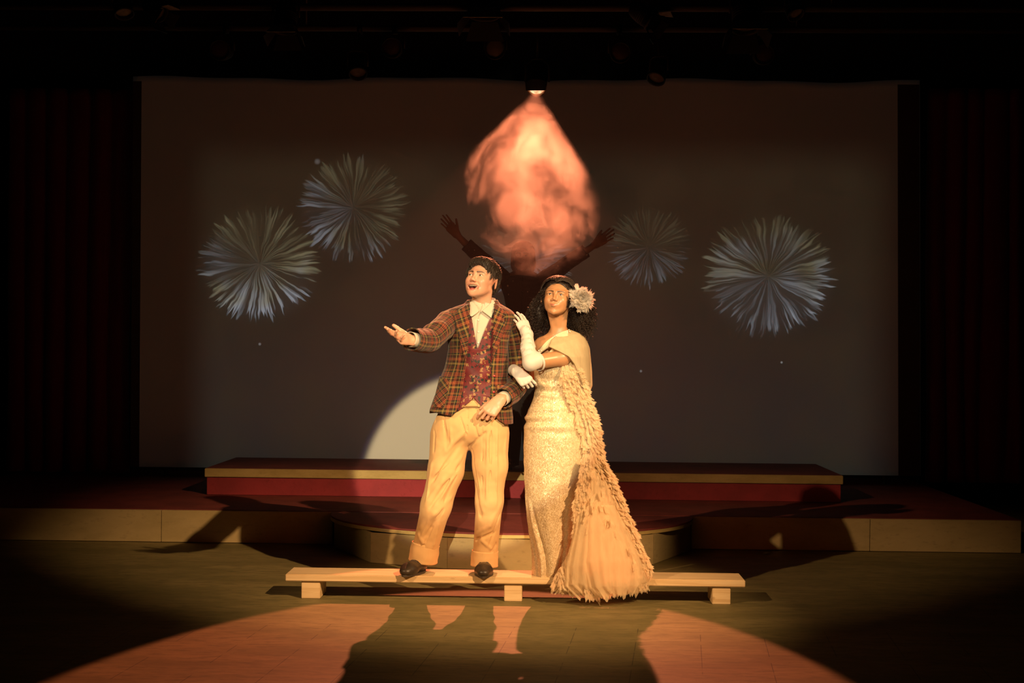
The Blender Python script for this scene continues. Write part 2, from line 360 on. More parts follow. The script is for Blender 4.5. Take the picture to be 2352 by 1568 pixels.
# ================================================================ implicit body modelling
def axis(*segs):
    """graded axis: (start, end, step) pieces"""
    out=[]
    for a,b,st in segs:
        n=max(1,int(round((b-a)/st))); out += [a+(b-a)*i/n for i in range(n)]
    out.append(segs[-1][1]); return np.array(out,dtype=np.float64)
def V3(v): return np.array((v[0],v[1],v[2]),dtype=np.float64)
class Field:
    def __init__(s, ax, ay, az):
        s.ax=(ax,ay,az); s.F=np.full((len(ax),len(ay),len(az)),.5,dtype=np.float32)
    def box(s, lo, hi):
        return tuple(slice(max(0,int(np.searchsorted(a,l))-1),min(len(a),int(np.searchsorted(a,h))+1)) for a,l,h in zip(s.ax,lo,hi))
    def grids(s, sl):
        return s.ax[0][sl[0]][:,None,None], s.ax[1][sl[1]][None,:,None], s.ax[2][sl[2]][None,None,:]
    def apply(s, fn, lo, hi, k=.01, op='u', pad=.03):
        sl=s.box(np.array(lo)-pad,np.array(hi)+pad)
        if any(x.stop<=x.start for x in sl): return
        X,Y,Z=s.grids(sl); d=fn(X,Y,Z).astype(np.float32); F=s.F[sl]
        if op=='u':
            h=np.clip(.5+.5*(F-d)/k,0,1); s.F[sl]=F+(d-F)*h-k*h*(1-h)
        elif op=='s':
            h=np.clip(.5-.5*(F+d)/k,0,1); s.F[sl]=F+(-d-F)*h+k*h*(1-h)
        elif op=='d': s.F[sl]=F+d
    # -- primitives
    def cone(s, a, b, ra, rb, k=.012, op='u', flat=None):
        a=V3(a); b=V3(b); ba=b-a; L=max(float(ba@ba),1e-12)
        fx=None
        if flat is not None:
            n=V3(flat[0]); n/=np.linalg.norm(n); fx=(n,1/flat[1]-1)
        def fn(X,Y,Z):
            px,py,pz=X-a[0],Y-a[1],Z-a[2]
            if fx is not None:
                n,g=fx; dn=(px*n[0]+py*n[1]+pz*n[2])*g; px,py,pz=px+n[0]*dn,py+n[1]*dn,pz+n[2]*dn
            h=np.clip((px*ba[0]+py*ba[1]+pz*ba[2])/L,0,1)
            d=np.sqrt((px-ba[0]*h)**2+(py-ba[1]*h)**2+(pz-ba[2]*h)**2)-(ra+(rb-ra)*h)
            return d*(flat[1] if flat is not None and flat[1]<1 else 1)
        m=max(ra,rb); s.apply(fn,np.minimum(a,b)-m,np.maximum(a,b)+m,k,op)
    def ell(s, c, r, R=None, k=.012, op='u'):
        c=V3(c); r=V3(r); R=np.eye(3) if R is None else np.array(R)   # columns: local axes
        m=max(r)
        def fn(X,Y,Z):
            px,py,pz=X-c[0],Y-c[1],Z-c[2]
            q=[px*R[0,i]+py*R[1,i]+pz*R[2,i] for i in range(3)]
            k0=np.sqrt(sum((q[i]/r[i])**2 for i in range(3))); k1=np.sqrt(sum((q[i]/r[i]**2)**2 for i in range(3)))
            return k0*(k0-1)/np.maximum(k1,1e-6)
        s.apply(fn,c-m,c+m,k,op)
    def fold(s, a, b, w, amp):
        """a soft ridge (amp>0) or crease (amp<0) along the segment a-b"""
        a=V3(a); b=V3(b); ba=b-a; L=max(float(ba@ba),1e-12)
        def fn(X,Y,Z):
            px,py,pz=X-a[0],Y-a[1],Z-a[2]
            h=np.clip((px*ba[0]+py*ba[1]+pz*ba[2])/L,0,1)
            d2=(px-ba[0]*h)**2+(py-ba[1]*h)**2+(pz-ba[2]*h)**2
            return -amp*np.exp(-d2/(w*w))*np.clip(np.minimum(h,1-h)*5+.15,0,1)
        s.apply(fn,np.minimum(a,b)-3*w,np.maximum(a,b)+3*w,op='d',pad=0)
    def mesh(s):
        F=s.F; ins=F<0
        nx,ny,nz=F.shape
        cnt=np.zeros((nx-1,ny-1,nz-1),dtype=np.uint8); corners=[(i,j,k) for i in (0,1) for j in (0,1) for k in (0,1)]
        for i,j,k in corners: cnt+=ins[i:nx-1+i,j:ny-1+j,k:nz-1+k]
        act=np.argwhere((cnt>0)&(cnt<8)); ids=np.full(cnt.shape,-1,dtype=np.int32); ids[tuple(act.T)]=np.arange(len(act)); del cnt
        I,J,K=act.T; ax,ay,az=s.ax
        vals={c:F[I+c[0],J+c[1],K+c[2]].astype(np.float64) for c in corners}
        acc=np.zeros((len(act),3)); n=np.zeros(len(act))
        for c0 in corners:
            for d in range(3):
                if c0[d]: continue
                c1=list(c0); c1[d]=1; c1=tuple(c1)
                v0,v1=vals[c0],vals[c1]; m=(v0<0)!=(v1<0); t_=np.where(m,v0/np.where(m,v0-v1,1),0)
                p0=np.stack([ax[I+c0[0]],ay[J+c0[1]],az[K+c0[2]]],1); p1=np.stack([ax[I+c1[0]],ay[J+c1[1]],az[K+c1[2]]],1)
                acc+=np.where(m[:,None],p0+(p1-p0)*t_[:,None],0); n+=m
        Vt=acc/n[:,None]; quads=[]
        for d in range(3):
            sl0=[slice(1,-1)]*3; sl1=[slice(1,-1)]*3; sl0[d]=slice(0,-1); sl1[d]=slice(1,None)
            A=ins[tuple(sl0)]; B=ins[tuple(sl1)]
            e=np.argwhere(A!=B); sg=A[tuple(e.T)]
            off=np.array([1,1,1]); off[d]=0; g=e+off
            u,v=(d+1)%3,(d+2)%3
            def cell(du,dv):
                q=g.copy(); q[:,u]-=du; q[:,v]-=dv; return ids[tuple(q.T)]
            q=np.stack([cell(1,1),cell(0,1),cell(0,0),cell(1,0)],1)
            q=np.where(sg[:,None],q,q[:,::-1]); quads.append(q)
        Q=np.concatenate(quads); Q=Q[(Q>=0).all(1)]
        return Vt,Q
def np_mesh(name, Vt, Q, cols=None):
    me=bpy.data.meshes.new(name); me.vertices.add(len(Vt)); me.vertices.foreach_set('co',np.ascontiguousarray(Vt,dtype=np.float32).ravel())
    me.loops.add(Q.size); me.loops.foreach_set('vertex_index',np.ascontiguousarray(Q,dtype=np.int32).ravel())
    me.polygons.add(len(Q)); me.polygons.foreach_set('loop_start',np.arange(0,Q.size,Q.shape[1],dtype=np.int32))
    me.update(calc_edges=True); me.validate()
    me.polygons.foreach_set('use_smooth',[True]*len(me.polygons))
    if cols is not None:
        a=me.color_attributes.new('Col','FLOAT_COLOR','POINT'); c4=np.ones((len(Vt),4),dtype=np.float32); c4[:,:3]=cols; a.data.foreach_set('color',c4.ravel())
    return me
def smooth_mesh(Vt,Q,it=1,lam=.5):
    e=np.concatenate([Q[:,[0,1]],Q[:,[1,2]],Q[:,[2,3]],Q[:,[3,0]]]); e=np.concatenate([e,e[:,::-1]])
    for _ in range(it):
        acc=np.zeros_like(Vt); n=np.zeros(len(Vt)); np.add.at(acc,e[:,0],Vt[e[:,1]]); np.add.at(n,e[:,0],1)
        Vt=Vt+lam*(acc/np.maximum(n,1)[:,None]-Vt)
    return Vt
# ---------------------------------------------------------------- head
def rotm(yaw,pitch,roll):
    """face starts towards the hall (-Y); yaw<0 turns to the photo's left, pitch>0 looks up, roll>0 leans the top to the photo's right"""
    return Matrix.Rotation(math.radians(yaw),3,'Z') @ Matrix.Rotation(math.radians(-pitch),3,'X') @ Matrix.Rotation(math.radians(roll),3,'Y')
class Head:
    def __init__(s, c, R, sc, wide=1.0): s.c=Vector(c); s.R=R; s.s=sc; s.Rn=np.array(R); s.wide=wide
    def w(s, x,y,z): return s.c + s.R@(Vector((x*s.wide,y,z))*s.s)
    def loc(s, V):   # stage coordinates -> head coordinates, metres at scale 1
        return (np.asarray(V)-V3(s.c))@s.Rn/s.s/np.array([s.wide,1,1])
def add_head(f, h, mouth='closed', fem=False):
    S=h.s; R=h.Rn
    def E(c,r,k=.012,op='u',tilt=None):
        RR=R if tilt is None else R@np.array(tilt); f.ell(h.w(*c),[r[0]*S*(h.wide if r[0]>.012 else 1),r[1]*S,r[2]*S],RR,k*S,op)
    def C(a,b,ra,rb,k=.012,op='u'): f.cone(h.w(*a),h.w(*b),ra*S,rb*S,k*S,op)
    E((0,.018,.038),(.074,.092,.080),.01)
    E((0,-.026,-.008),(.0615 if not fem else .061,.060,.080),.03)
    jw=.041 if not fem else .041
    E((0,-.034,-.066),(jw,.048,.036),.026)
    E((0,-.072 if not fem else -.070,-.104 if not fem else -.102),(.019 if not fem else .015,.016,.015),.028)
    for sx in (-1,1):
        E((sx*.031,-.056,-.020),(.024,.023,.024),.026); E((sx*.029,-.042,-.052),(.026,.028,.030),.026)          # cheek
        C((sx*.050,.000,-.046),(sx*.022,-.060,-.092),.014,.011,.022) # jaw line
        C((sx*.012,-.083,.024),(sx*.044,-.070,.024),.0105 if not fem else .0085,.009,.016)  # brow ridge
        E((sx*.030,-.093,.006),(.017,.014,.0125),.012,'s')    # socket
        E((sx*.030,-.071,.005),(.0155,.0160,.0130),.006)      # lids
        # ear
        T=Matrix.Rotation(math.radians(sx*34),3,'Z')@Matrix.Rotation(math.radians(-8),3,'X')
        E((sx*.081,.016,-.006),(.0065,.0215,.033),.006,'u',T)
        E((sx*.088,.011,-.003),(.006,.0125,.021),.004,'s',T)
    # nose
    C((0,-.083,.016),(0,-.100,-.022),.0065,.0080,.014)
    E((0,-.1020,-.028),(.0115 if not fem else .0110,.0105,.0088),.008)
    for sx in (-1,1):
        E((sx*.0115,-.096,-.033),(.0078,.0095,.0068),.006)
        E((sx*.0062,-.103,-.0405),(.0040,.0058,.0035),.002,'s')
    if mouth=='open':
        E((0,-.080,-.080),(.027,.016,.022),.018)
        for sx in (-1,1):
            E((sx*.033,-.063,-.026),(.019,.018,.016),.022)
            f.fold(h.w(sx*.019,-.093,-.034),h.w(sx*.040,-.074,-.066),.0055*S,-.0042*S)
        E((0,-.098,-.0620),(.0290,.034,.0105),.003,'s'); E((0,-.098,-.0710),(.0215,.032,.0165),.006,'s')
        n=18
        def lp(a):
            c_,s_=math.cos(a),math.sin(a); x=.0310*c_
            z_=-.0600+(.0085*s_ if s_>0 else .0300*s_*(1-.30*abs(c_)))+.0015*abs(c_)**3
            return (x,-.0925+9.0*x*x+(.006*abs(s_) if s_<0 else 0),z_)
        for i in range(n):
            a0=2*PI*i/n; a1=2*PI*(i+1)/n; rr=.0024+.0016*abs(math.sin((a0+a1)/2)); C(lp(a0),lp(a1),rr,rr,.0045)
    else:
        E((0,-.080,-.060),(.026,.014,.018),.020)
        def up(x): return (x,-.0965+abs(x)*.42+x*x*4,-.0600+abs(x)*.16-(.0012 if abs(x)<.003 else 0)+x*x*2)
        def dn(x): return (x,-.0955+abs(x)*.42+x*x*4,-.0690+abs(x)*.30+x*x*3)
        xs=[-.024,-.016,-.008,-.002,.002,.008,.016,.024]
        for a,b in zip(xs[:-1],xs[1:]):
            ra=.0050*(1-(abs(a)/.027)**2)+.001; rb=.0050*(1-(abs(b)/.027)**2)+.001
            C(up(a),up(b),ra*.85,rb*.85,.0035)
            if max(abs(a),abs(b))<.020: C(dn(a),dn(b),ra*1.05,rb*1.05,.0035)
        for a,b in zip(xs[:-1],xs[1:]):
            C((a,-.1045+abs(a)*.40+a*a*4,-.0645+abs(a)*.26+a*a*2),(b,-.1045+abs(b)*.40+b*b*4,-.0645+abs(b)*.26+b*b*2),.0020,.0020,.0018,'s')
        for sx in (-1,1): E((sx*.032,-.062,-.032),(.018,.016,.016),.024)
    # open the lids on the eyeballs
    for sx in (-1,1):
        E((sx*.030,-.0885,.0045),(.0150,.0085,.0052 if fem else .0042),.0015,'s')
    f.nneck=True
def add_neck(f, h, base, r0, r1):
    a=h.w(0,.026,-.045); f.cone(a,base,r0,r1,.03)
    # neck muscles
    for sx in (-1,1):
        f.cone(h.w(sx*.050,.022,-.05),Vector(base)+Vector((sx*.022,-r1*.70,-.01)),.012,.010,.02)
def head_parts(h, body, fem, mouth, iris, group_eye='eye'):
    for sx in (-1,1):
        b=MB(); prof=[(math.sin(PI*i/14)*.0123*h.s,-math.cos(PI*i/14)*.0123*h.s) for i in range(15)]
        M=Matrix.Translation(h.w(sx*.030,-.0735,.0045))@h.R.to_4x4()@Matrix.Rotation(PI/2,4,'X')@Matrix.Rotation(math.radians(0),4,'Z')
        b.lathe(prof,24,M); o=b.build('eye',EYE[iris],body,True)
    if mouth=='open':
        b=MB(); V=[];Fc=[]
        n=10; 
        for i in range(n+1):
            a=-1.1+2.2*i/n; x=.0290*math.sin(a); y=-.0845+.010*(1-math.cos(a))*1.2
            for dz,dy in ((-.0525,0),(-.0608,-.001)): V.append(h.w(x,y+dy,dz))
            for dz,dy in ((-.0525,.004),(-.0608,.003)): V.append(h.w(x,y+dy,dz))
        for i in range(n):
            a=4*i; c=4*(i+1); Fc+=[(a,a+1,c+1,c),(a+2,c+2,c+3,a+3),(a+1,a+3,c+3,c+1),(a,c,c+2,a+2)]
        b.add(V,Fc); b.build('teeth',TEETH,body,True)
        ff=Field(axis((-.05,.05,.002))+h.w(0,-.07,-.07).x,axis((-.05,.05,.002))+h.w(0,-.07,-.07).y,axis((-.05,.05,.002))+h.w(0,-.07,-.07).z)
        ff.ell(h.w(0,-.070,-.0810),[.0185*h.s,.020*h.s,.0100*h.s],h.Rn,.004); ff.ell(h.w(0,-.080,-.081),[.013*h.s,.011*h.s,.007*h.s],h.Rn,.006)
        Vt,Q=ff.mesh(); link('tongue',np_mesh('tongue',Vt,Q),TONGUE,body)
def gauss(L,c,r): return np.exp(-sum(((L[:,i]-c[i])/r[i])**2 for i in range(3)))
def face_cols(Vt, h, skin, fem, mouth, lip=(.36,.075,.065)):
    cols=np.tile(np.array(skin,dtype=np.float64),(len(Vt),1)); L=h.loc(Vt)
    near=np.linalg.norm(L,axis=1)<.2
    def blend(w,c):
        w=np.clip(w,0,1)[:,None]*near[:,None]; cols[:]=cols*(1-w)+np.array(c)*w
    for sx in (-1,1):
        blend(.35*gauss(L,(sx*.040,-.075,-.028),(.022,.03,.018)),(skin[0]*1.02,skin[1]*.70,skin[2]*.66))
        blend(.5*gauss(L,(sx*.078,.01,-.01),(.012,.03,.035)),(skin[0],skin[1]*.72,skin[2]*.68))
        # brow
        t=np.clip((sx*L[:,0]-.012)/.034,0,1); zb=.0215+.0065*np.sin(t*PI*.75)-.004*t
        th=(.0044 if not fem else .0032)*(1-.6*t)+.0008
        wz=np.exp(-((L[:,2]-zb)/th)**2)*((sx*L[:,0]>.009)&(sx*L[:,0]<.050)&(L[:,1]<-.03))
        blend(wz*1.0,(.022,.012,.008))
        # lash line
        zl=.0045+(.0050 if fem else .0044)*np.sqrt(np.clip(1-((sx*L[:,0]-.030)/.0142)**2,0,1))
        wl=np.exp(-((L[:,2]-zl-.0010)/.0019)**2)*(np.abs(sx*L[:,0]-.030)<.0165)*(L[:,1]<-.05)
        blend(wl*(1.0 if fem else .8),(.02,.012,.010))
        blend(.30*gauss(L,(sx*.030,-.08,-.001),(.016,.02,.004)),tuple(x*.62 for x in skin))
    blend(.25*gauss(L,(0,-.108,-.03),(.012,.012,.010)),(skin[0],skin[1]*.72,skin[2]*.65))
    if mouth=='open':
        dx=L[:,0]/.0320; dz=(L[:,2]+.0620)/np.where(L[:,2]>-.0620,.0110,.0270); r=np.sqrt(dx*dx+dz*dz)
        blend(.8*np.exp(-((r-1.0)/.15)**2)*(L[:,1]<-.060),lip)
        inn=((r<.93)&(L[:,1]>-.086)&(L[:,1]<-.02)&(np.abs(L[:,0])<.029)&(np.abs(L[:,2]+.0690)<.0210)).astype(float)
        blend(inn,(.09,.012,.012))
    else:
        zc=-.0645+np.abs(L[:,0])*.26+L[:,0]**2*2; w=(1-(np.abs(L[:,0])/.026)**2)
        tt=np.where(L[:,2]>zc,.0060,.0085)*np.clip(w,0,1)+1e-5
        blend(.85*(np.clip(1.25-np.abs(L[:,2]-zc)/tt,0,1))*(np.abs(L[:,0])<.0255)*(L[:,1]<-.06),lip)
        blend(.8*np.exp(-((L[:,2]-zc)/.0009)**2)*(np.abs(L[:,0])<.0255)*(L[:,1]<-.06),tuple(x*.3 for x in lip))
    return cols
# ---------------------------------------------------------------- hand
def add_hand(f, wrist, fdir, back, side, curls, spread=(.10,.03,-.04,-.11), S=1.0, thumb=(38,10,20), rad=1.0, palm_flat=.62, forearm=None, k=.006):
    """wrist point, finger direction, back-of-hand normal, side=+1 if the thumb is on cross(fdir, back) side. curls: per finger three bends in degrees"""
    y=Vector(fdir).normalized(); z=Vector(back); z=(z-y*z.dot(y)).normalized(); x=y.cross(z)*side
    W=Vector(wrist)
    def pt(a,b,c): return W+(x*a+y*b+z*c)*S
    kn=[(.030,.090,.002),(.010,.095,.005),(-.011,.090,.003),(-.029,.081,-.002)]
    Ls=[(.042,.025,.021),(.046,.029,.022),(.042,.027,.021),(.033,.020,.019)]
    rs=[.0088,.0090,.0086,.0076]
    tips=[]
    for i in range(4):
        a=pt(*kn[i]); base=pt(kn[i][0]*.55,.012,0)
        f.cone(base,a,.0155*S,.0115*S*rad,.012*S,flat=(z,palm_flat if palm_flat<1 else 1))
        f.cone(pt(kn[i][0]*.8,.05,0),a,.0125*S,.0105*S*rad,.010*S)
        ang=0; d0=(y*math.cos(spread[i])+x*math.sin(spread[i])).normalized(); p=a
        for j in range(3):
            ang+=math.radians(curls[i][j]); d=d0*math.cos(ang)-z*math.sin(ang)
            q=p+d*Ls[i][j]*S; r0=rs[i]*(1-.08*j)*S*rad; r1=rs[i]*(1-.08*(j+1))*S*rad
            f.cone(p,q,r0,r1,.0035*S if j==0 else .0025*S); p=q
        tips.append(p)
    # thumb leaves the side of the palm near its base
    t0=pt(.020,.022,-.004); a1,a2,a3=[math.radians(v) for v in thumb]
    d=(y*math.cos(a1)+x*math.sin(a1)-z*math.sin(a2)).normalized(); t1=t0+d*.042*S
    f.cone(t0,t1,.0150*S,.0115*S*rad,.010*S)
    d2=(d*math.cos(a3)+(y*.8-x*.35-z*.2).normalized()*math.sin(a3)).normalized(); t2=t1+d2*.032*S
    f.cone(t1,t2,.0108*S*rad,.0098*S*rad,.004*S); t3=t2+(d2+(y-x*.2)*.25*math.sin(a3)).normalized()*.024*S
    f.cone(t2,t3,.0098*S*rad,.0080*S*rad,.003*S)
    f.cone(pt(.004,.0,0),pt(.002,.05,-.004),.024*S,.027*S,.012*S,flat=(z,.62))
    return tips
# ---------------------------------------------------------------- skin, eyes, hair materials
def skin_mat(name, rough=.42, sub=.12):
    t=NT(name); c=t.attr('Col')['Color']; p=t.pos(); n=t.noise(p,260,3,.6); n2=t.noise(p,38,3)
    c=t.mix(t.mrange(n2,.35,.7,0,.16),c,t.mix(1.0,c,(1,.72,.62,1),'MULTIPLY'))
    t.bsdf(c,rough,t.bump(n,.18,.0006),Specular_IOR_Level=.5,Subsurface_Weight=sub,Subsurface_Scale=.012,Subsurface_Radius=(1.0,.35,.2)); return t.m
SKIN=skin_mat('fair_skin',.40); SKIN2=skin_mat('tan_skin',.36)
def eye_mat(name, iris):
    t=NT(name); pass
    p=t.node('ShaderNodeTexCoord').outputs['Generated']; x,y,z=t.sep(t.vmath('SUBTRACT',p,(.5,.5,.5)))
    return t
EYE={}
for key,ir in (('brown',(.09,.045,.02)),('hazel',(.10,.075,.04))):
    t=NT('eye_'+key); d=t.attr('gaze')['Fac']
    c=t.mix(t.mrange(d,.62,.67),(*ir,1),(.72,.66,.60,1)); c=t.mix(t.mrange(d,.26,.30),(.008,.006,.005,1),c)
    t.bsdf(c,.08,None,Specular_IOR_Level=.7,Coat_Weight=.6,Coat_Roughness=.03); EYE[key]=t.m
TEETH=flat('ivory_teeth',(.62,.55,.42),.25); TONGUE=flat('wet_tongue',(.42,.10,.09),.3)
def gaze(o, direction, parent_head):
    """angle from the gaze direction stored on the eyeball, so that iris and pupil are drawn round it"""
    me=o.data; n=len(me.vertices); co=np.empty(n*3); me.vertices.foreach_get('co',co); co=co.reshape(-1,3)
    c=(co.max(0)+co.min(0))/2; d=co-c; d/=np.linalg.norm(d,axis=1)[:,None]+1e-9; g=V3(Vector(direction).normalized())
    a=me.attributes.new('gaze','FLOAT','POINT'); a.data.foreach_set('value',np.arccos(np.clip(d@g,-1,1)).astype(np.float32))
def hair_mat(name, c1, c2, rough=.42):
    t=NT(name); p=t.pos(); n=t.noise(t.vmath('MULTIPLY',p,(130,130,26)),1,3); rough=max(rough,.55); t.bsdf(t.mix(n,(*c1,1),(*c2,1)),rough,t.bump(n,.3,.002),Specular_IOR_Level=.45); return t.m
HAIR_M=hair_mat('dark_brown_hair',(.014,.009,.006),(.038,.023,.014)); HAIR_W=hair_mat('black_brown_curly_hair',(.008,.005,.004),(.030,.016,.010),.38)
def lock(b, pts, r0, r1=0.0, n=3, flatn=None):
    """a tapering lock of hair through pts"""
    m=len(pts); rr=[r0*(1-(i/(m-1))**1.6)*1.0+r1 for i in range(m)]; b.tube(pts,rr,n,False)
# ================================================================ cloth helpers
from mathutils import noise as mnoise
def catmull(pts, n):
    pts=[Vector(p) for p in pts]; out=[]
    q=[pts[0]*2-pts[1]]+pts+[pts[-1]*2-pts[-2]]
    for i in range(1,len(q)-2):
        for k in range(n):
            t=k/n; a,b,c,d=q[i-1],q[i],q[i+1],q[i+2]
            out.append(.5*((2*b)+(c-a)*t+(2*a-5*b+4*c-d)*t*t+(3*b-a-3*c+d)*t*t*t))
    out.append(pts[-1]); return out
def interp(rows, key, cols):
    """rows sorted by key: linear-smooth interpolation of the columns"""
    ks=[r[0] for r in rows]; out=[]
    for c in cols: out.append(float(np.interp(key,ks,[r[c] for r in rows])))
    return out
def set_attr(me, uv, name='cl'):
    a=me.attributes.new(name,'FLOAT_VECTOR','POINT'); a.data.foreach_set('vector',np.array([(u[0],u[1],u[2] if len(u)>2 else 0.) for u in uv],dtype=np.float32).ravel())
def fn3(v, s, seed=0.0): return mnoise.noise(Vector((v[0]*s+seed,v[1]*s-seed*.7,v[2]*s+seed*1.3)))
def sleeve(name, pts, rad, mat, parent, sub=10, n=44, wr=.004, wrf=22, folds=(), flatdir=None, flat=1.0, seed=0, thick=.004, u0=0.0, vs=1.0, cuff=None):
    """cloth tube; folds=(position 0..1, angle, width, amplitude)"""
    C=catmull(pts,sub); R=[]
    m=len(C)
    for i in range(m):
        t=i/(m-1)*(len(rad)-1); k=min(int(t),len(rad)-2); f=t-k; f=f*f*(3-2*f); R.append(rad[k]*(1-f)+rad[k+1]*f)
    up=None; V=[];UV=[];L=0
    for i,p in enumerate(C):
        tg=(C[min(i+1,m-1)]-C[max(i-1,0)]).normalized()
        if i: L+=(p-C[i-1]).length
        if up is None: up=Vector((0,-1,0)) if abs(tg.y)<.8 else Vector((0,0,1))
        a=(up-tg*up.dot(tg)).normalized(); b=tg.cross(a); up=a
        for k in range(n):
            th=2*PI*k/n; d=math.cos(th)*a+math.sin(th)*b; r=R[i]
            if flatdir is not None:
                fd=Vector(flatdir); dn=d.dot(fd.normalized()); r*=1-(1-flat)*dn*dn
            t=i/(m-1)
            for (fp,fa,fw,am) in folds:
                dt=(t-fp-.03*math.sin(th*2+fa*3))/fw; da=math.cos(th-fa)
                r+=am*math.exp(-dt*dt)*max(0,.35+.65*da)
            q=p+d*r; nn=fn3(q,wrf,seed)*.6+fn3((q.x*1,q.y*1,q.z*1),wrf*2.1,seed+5)*.3
            q=q+d*nn*wr
            V.append(q); UV.append((u0+th/(2*PI)*2*PI*np.mean(rad),L*vs,0))
    Fc=[(i*n+k,(i+1)*n+k,(i+1)*n+(k+1)%n,i*n+(k+1)%n) for i in range(m-1) for k in range(n)]
    me=pydata(V,Fc,name); set_attr(me,UV); o=link(name,me,mat,parent,True)
    md=o.modifiers.new('s','SOLIDIFY'); md.thickness=thick; md.offset=-1; return o
class Loft:
    """torso-like shell: rows (photo y, left x, right x, half depth front, half depth back, depth centre)"""
    def __init__(s, rows, Y, n=2.3):
        s.Y=Y; s.n=n; s.rows=[]
        for r in rows:
            y,xl,xr,df,db=r[:5]; yc=r[5] if len(r)>5 else 0.0
            a=P(xl,y,Y+yc); b=P(xr,y,Y+yc); s.rows.append(((a.z+b.z)/2,(a.x+b.x)/2,(b.x-a.x)/2,df,db,Y+yc))
        s.rows.sort(key=lambda r:r[0]); s.zs=np.array([r[0] for r in s.rows]); s.tab=np.array(s.rows)
    def at(s, z):
        z=min(max(z,s.zs[0]),s.zs[-1]); i=int(np.clip(np.searchsorted(s.zs,z)-1,0,len(s.zs)-2)); 
        f=(z-s.zs[i])/(s.zs[i+1]-s.zs[i])
        # catmull through the rows for smooth outlines
        g=lambda j: s.tab[int(np.clip(j,0,len(s.zs)-1))][1:]
        p0,p1,p2,p3=g(i-1),g(i),g(i+1),g(i+2)
        return .5*((2*p1)+(p2-p0)*f+(2*p0-5*p1+4*p2-p3)*f*f+(3*p1-p0-3*p2+p3)*f*f*f)
    def pt(s, phi, z, off=0.0):
        cx_,rx,df,db,cy=s.at(z); c,sn=math.cos(phi),math.sin(phi); e=2/s.n
        x=cx_+(rx+off)*math.copysign(abs(sn)**e,sn); d=df if c>=0 else db
        y=cy-(d+off)*math.copysign(abs(c)**e,c); return Vector((x,y,z))
    def phi(s, x, z, off=0.0):
        cx_,rx,df,db,cy=s.at(z); u=max(-.999,min(.999,(x-cx_)/(rx+off))); return math.asin(math.copysign(abs(u)**(s.n/2),u))
    def front(s, x, z, off=0.0):
        cx_,rx,df,db,cy=s.at(z); u=(x-cx_)/(rx+off); v=abs(u); uc=min(v,.94)
        return cy-(df+off)*(1-uc**s.n)**(1/s.n)+max(0,v-.94)*(rx+off)*2.2
def patch(name, loft, poly, off, mat, parent, thick=.003, rot=0.0, res=.006, curl=0.0, uvo=(0,0), inner=None):
    """a flat piece of cloth with outline poly (photo pixels) laid on the front of a loft"""
    pts=[]; Y0=loft.Y
    for (px,py) in poly:
        q=P(px,py,Y0-.12)
        for _ in range(4):
            yy=loft.front(q.x,q.z,off); q=P(px,py,yy)
        pts.append((q.x,q.z))
    # grid triangulated inside the outline: use bmesh fill then subdivide
    import bmesh
    bm=bmesh.new(); vs=[bm.verts.new((a,0,c)) for a,c in pts]; f=bm.faces.new(vs)
    bmesh.ops.triangulate(bm,faces=bm.faces[:])
    for _ in range(6):
        ed=[e for e in bm.edges if e.calc_length()>res*1.6]
        if not ed: break
        bmesh.ops.subdivide_edges(bm,edges=ed,cuts=1,use_grid_fill=False); bmesh.ops.triangulate(bm,faces=bm.faces[:])
    bmesh.ops.beautify_fill(bm,faces=bm.faces[:],edges=[e for e in bm.edges if not e.is_boundary])
    uv=[]; ca,sa=math.cos(rot),math.sin(rot)
    for v in bm.verts:
        x,z=v.co.x,v.co.z; y=loft.front(x,z,off)
        uv.append((ca*x+sa*z+uvo[0],-sa*x+ca*z+uvo[1],0)); v.co.y=y
    bm.normal_update()
    me=bpy.data.meshes.new(name); bm.to_mesh(me); bm.free()
    set_attr(me,uv); o=link(name,me,mat,parent,True); 
    # faces should look at the hall
    me.update()
    if sum(p.normal.y*p.area for p in me.polygons)>0: me.flip_normals()
    md=o.modifiers.new('s','SOLIDIFY'); md.thickness=thick; md.offset=1; return o
# ---------------------------------------------------------------- plaid
def plaid_mat(name):
    t=NT(name); v=t.attr('cl')['Vector']; x,y,z=t.sep(v)
    wob=t.math('MULTIPLY',t.math('SUBTRACT',t.noise(v,9,2),.5),.012)
    def stripes(co, period, off, seq):
        f=t.math('FRACT',t.math('ADD',t.math('DIVIDE',co,period),off))
        r=t.node('ShaderNodeValToRGB'); r.color_ramp.interpolation='CONSTANT'; t.set(r.inputs[0],f)
        el=r.color_ramp.elements
        for i,(p_,c_) in enumerate(seq[:27]):
            e=el[i] if i<2 else el.new(p_); e.position=p_; e.color=(*c_,1)
        return r.outputs[0]
    G=(.010,.018,.013); M=(.040,.011,.008); R=(.19,.042,.022); O=(.38,.14,.04); Yc=(.40,.27,.075); B=(.008,.008,.012)
    seq=[(0,G),(.06,Yc),(.072,B),(.088,Yc),(.10,B),(.116,Yc),(.128,G),(.17,M),(.24,O),(.252,R),(.33,O),(.342,B),(.36,M),(.44,B),(.47,Yc),(.482,G),(.56,R),(.60,B),(.62,R),(.66,B),(.68,R),(.72,G),(.80,O),(.812,G),(.84,O),(.852,G),(.90,M)]
    a=stripes(t.math('ADD',x,wob),.120,.35,seq); b=stripes(t.math('ADD',y,wob),.130,.1,seq)
    tw=t.math('SINE',t.math('MULTIPLY',t.math('ADD',x,y),2400.0))
    c=t.mix(t.mrange(tw,-1,1,.38,.62),a,b)
    c=t.mix(.35,c,t.mix(1.0,a,b,'SCREEN'))
    n=t.noise(v,420,2)
    t.bsdf(c,.85,t.bump(n,.2,.001),Specular_IOR_Level=.2,Sheen_Weight=.15); return t.m
PLAID=plaid_mat('rust_and_green_plaid_wool')
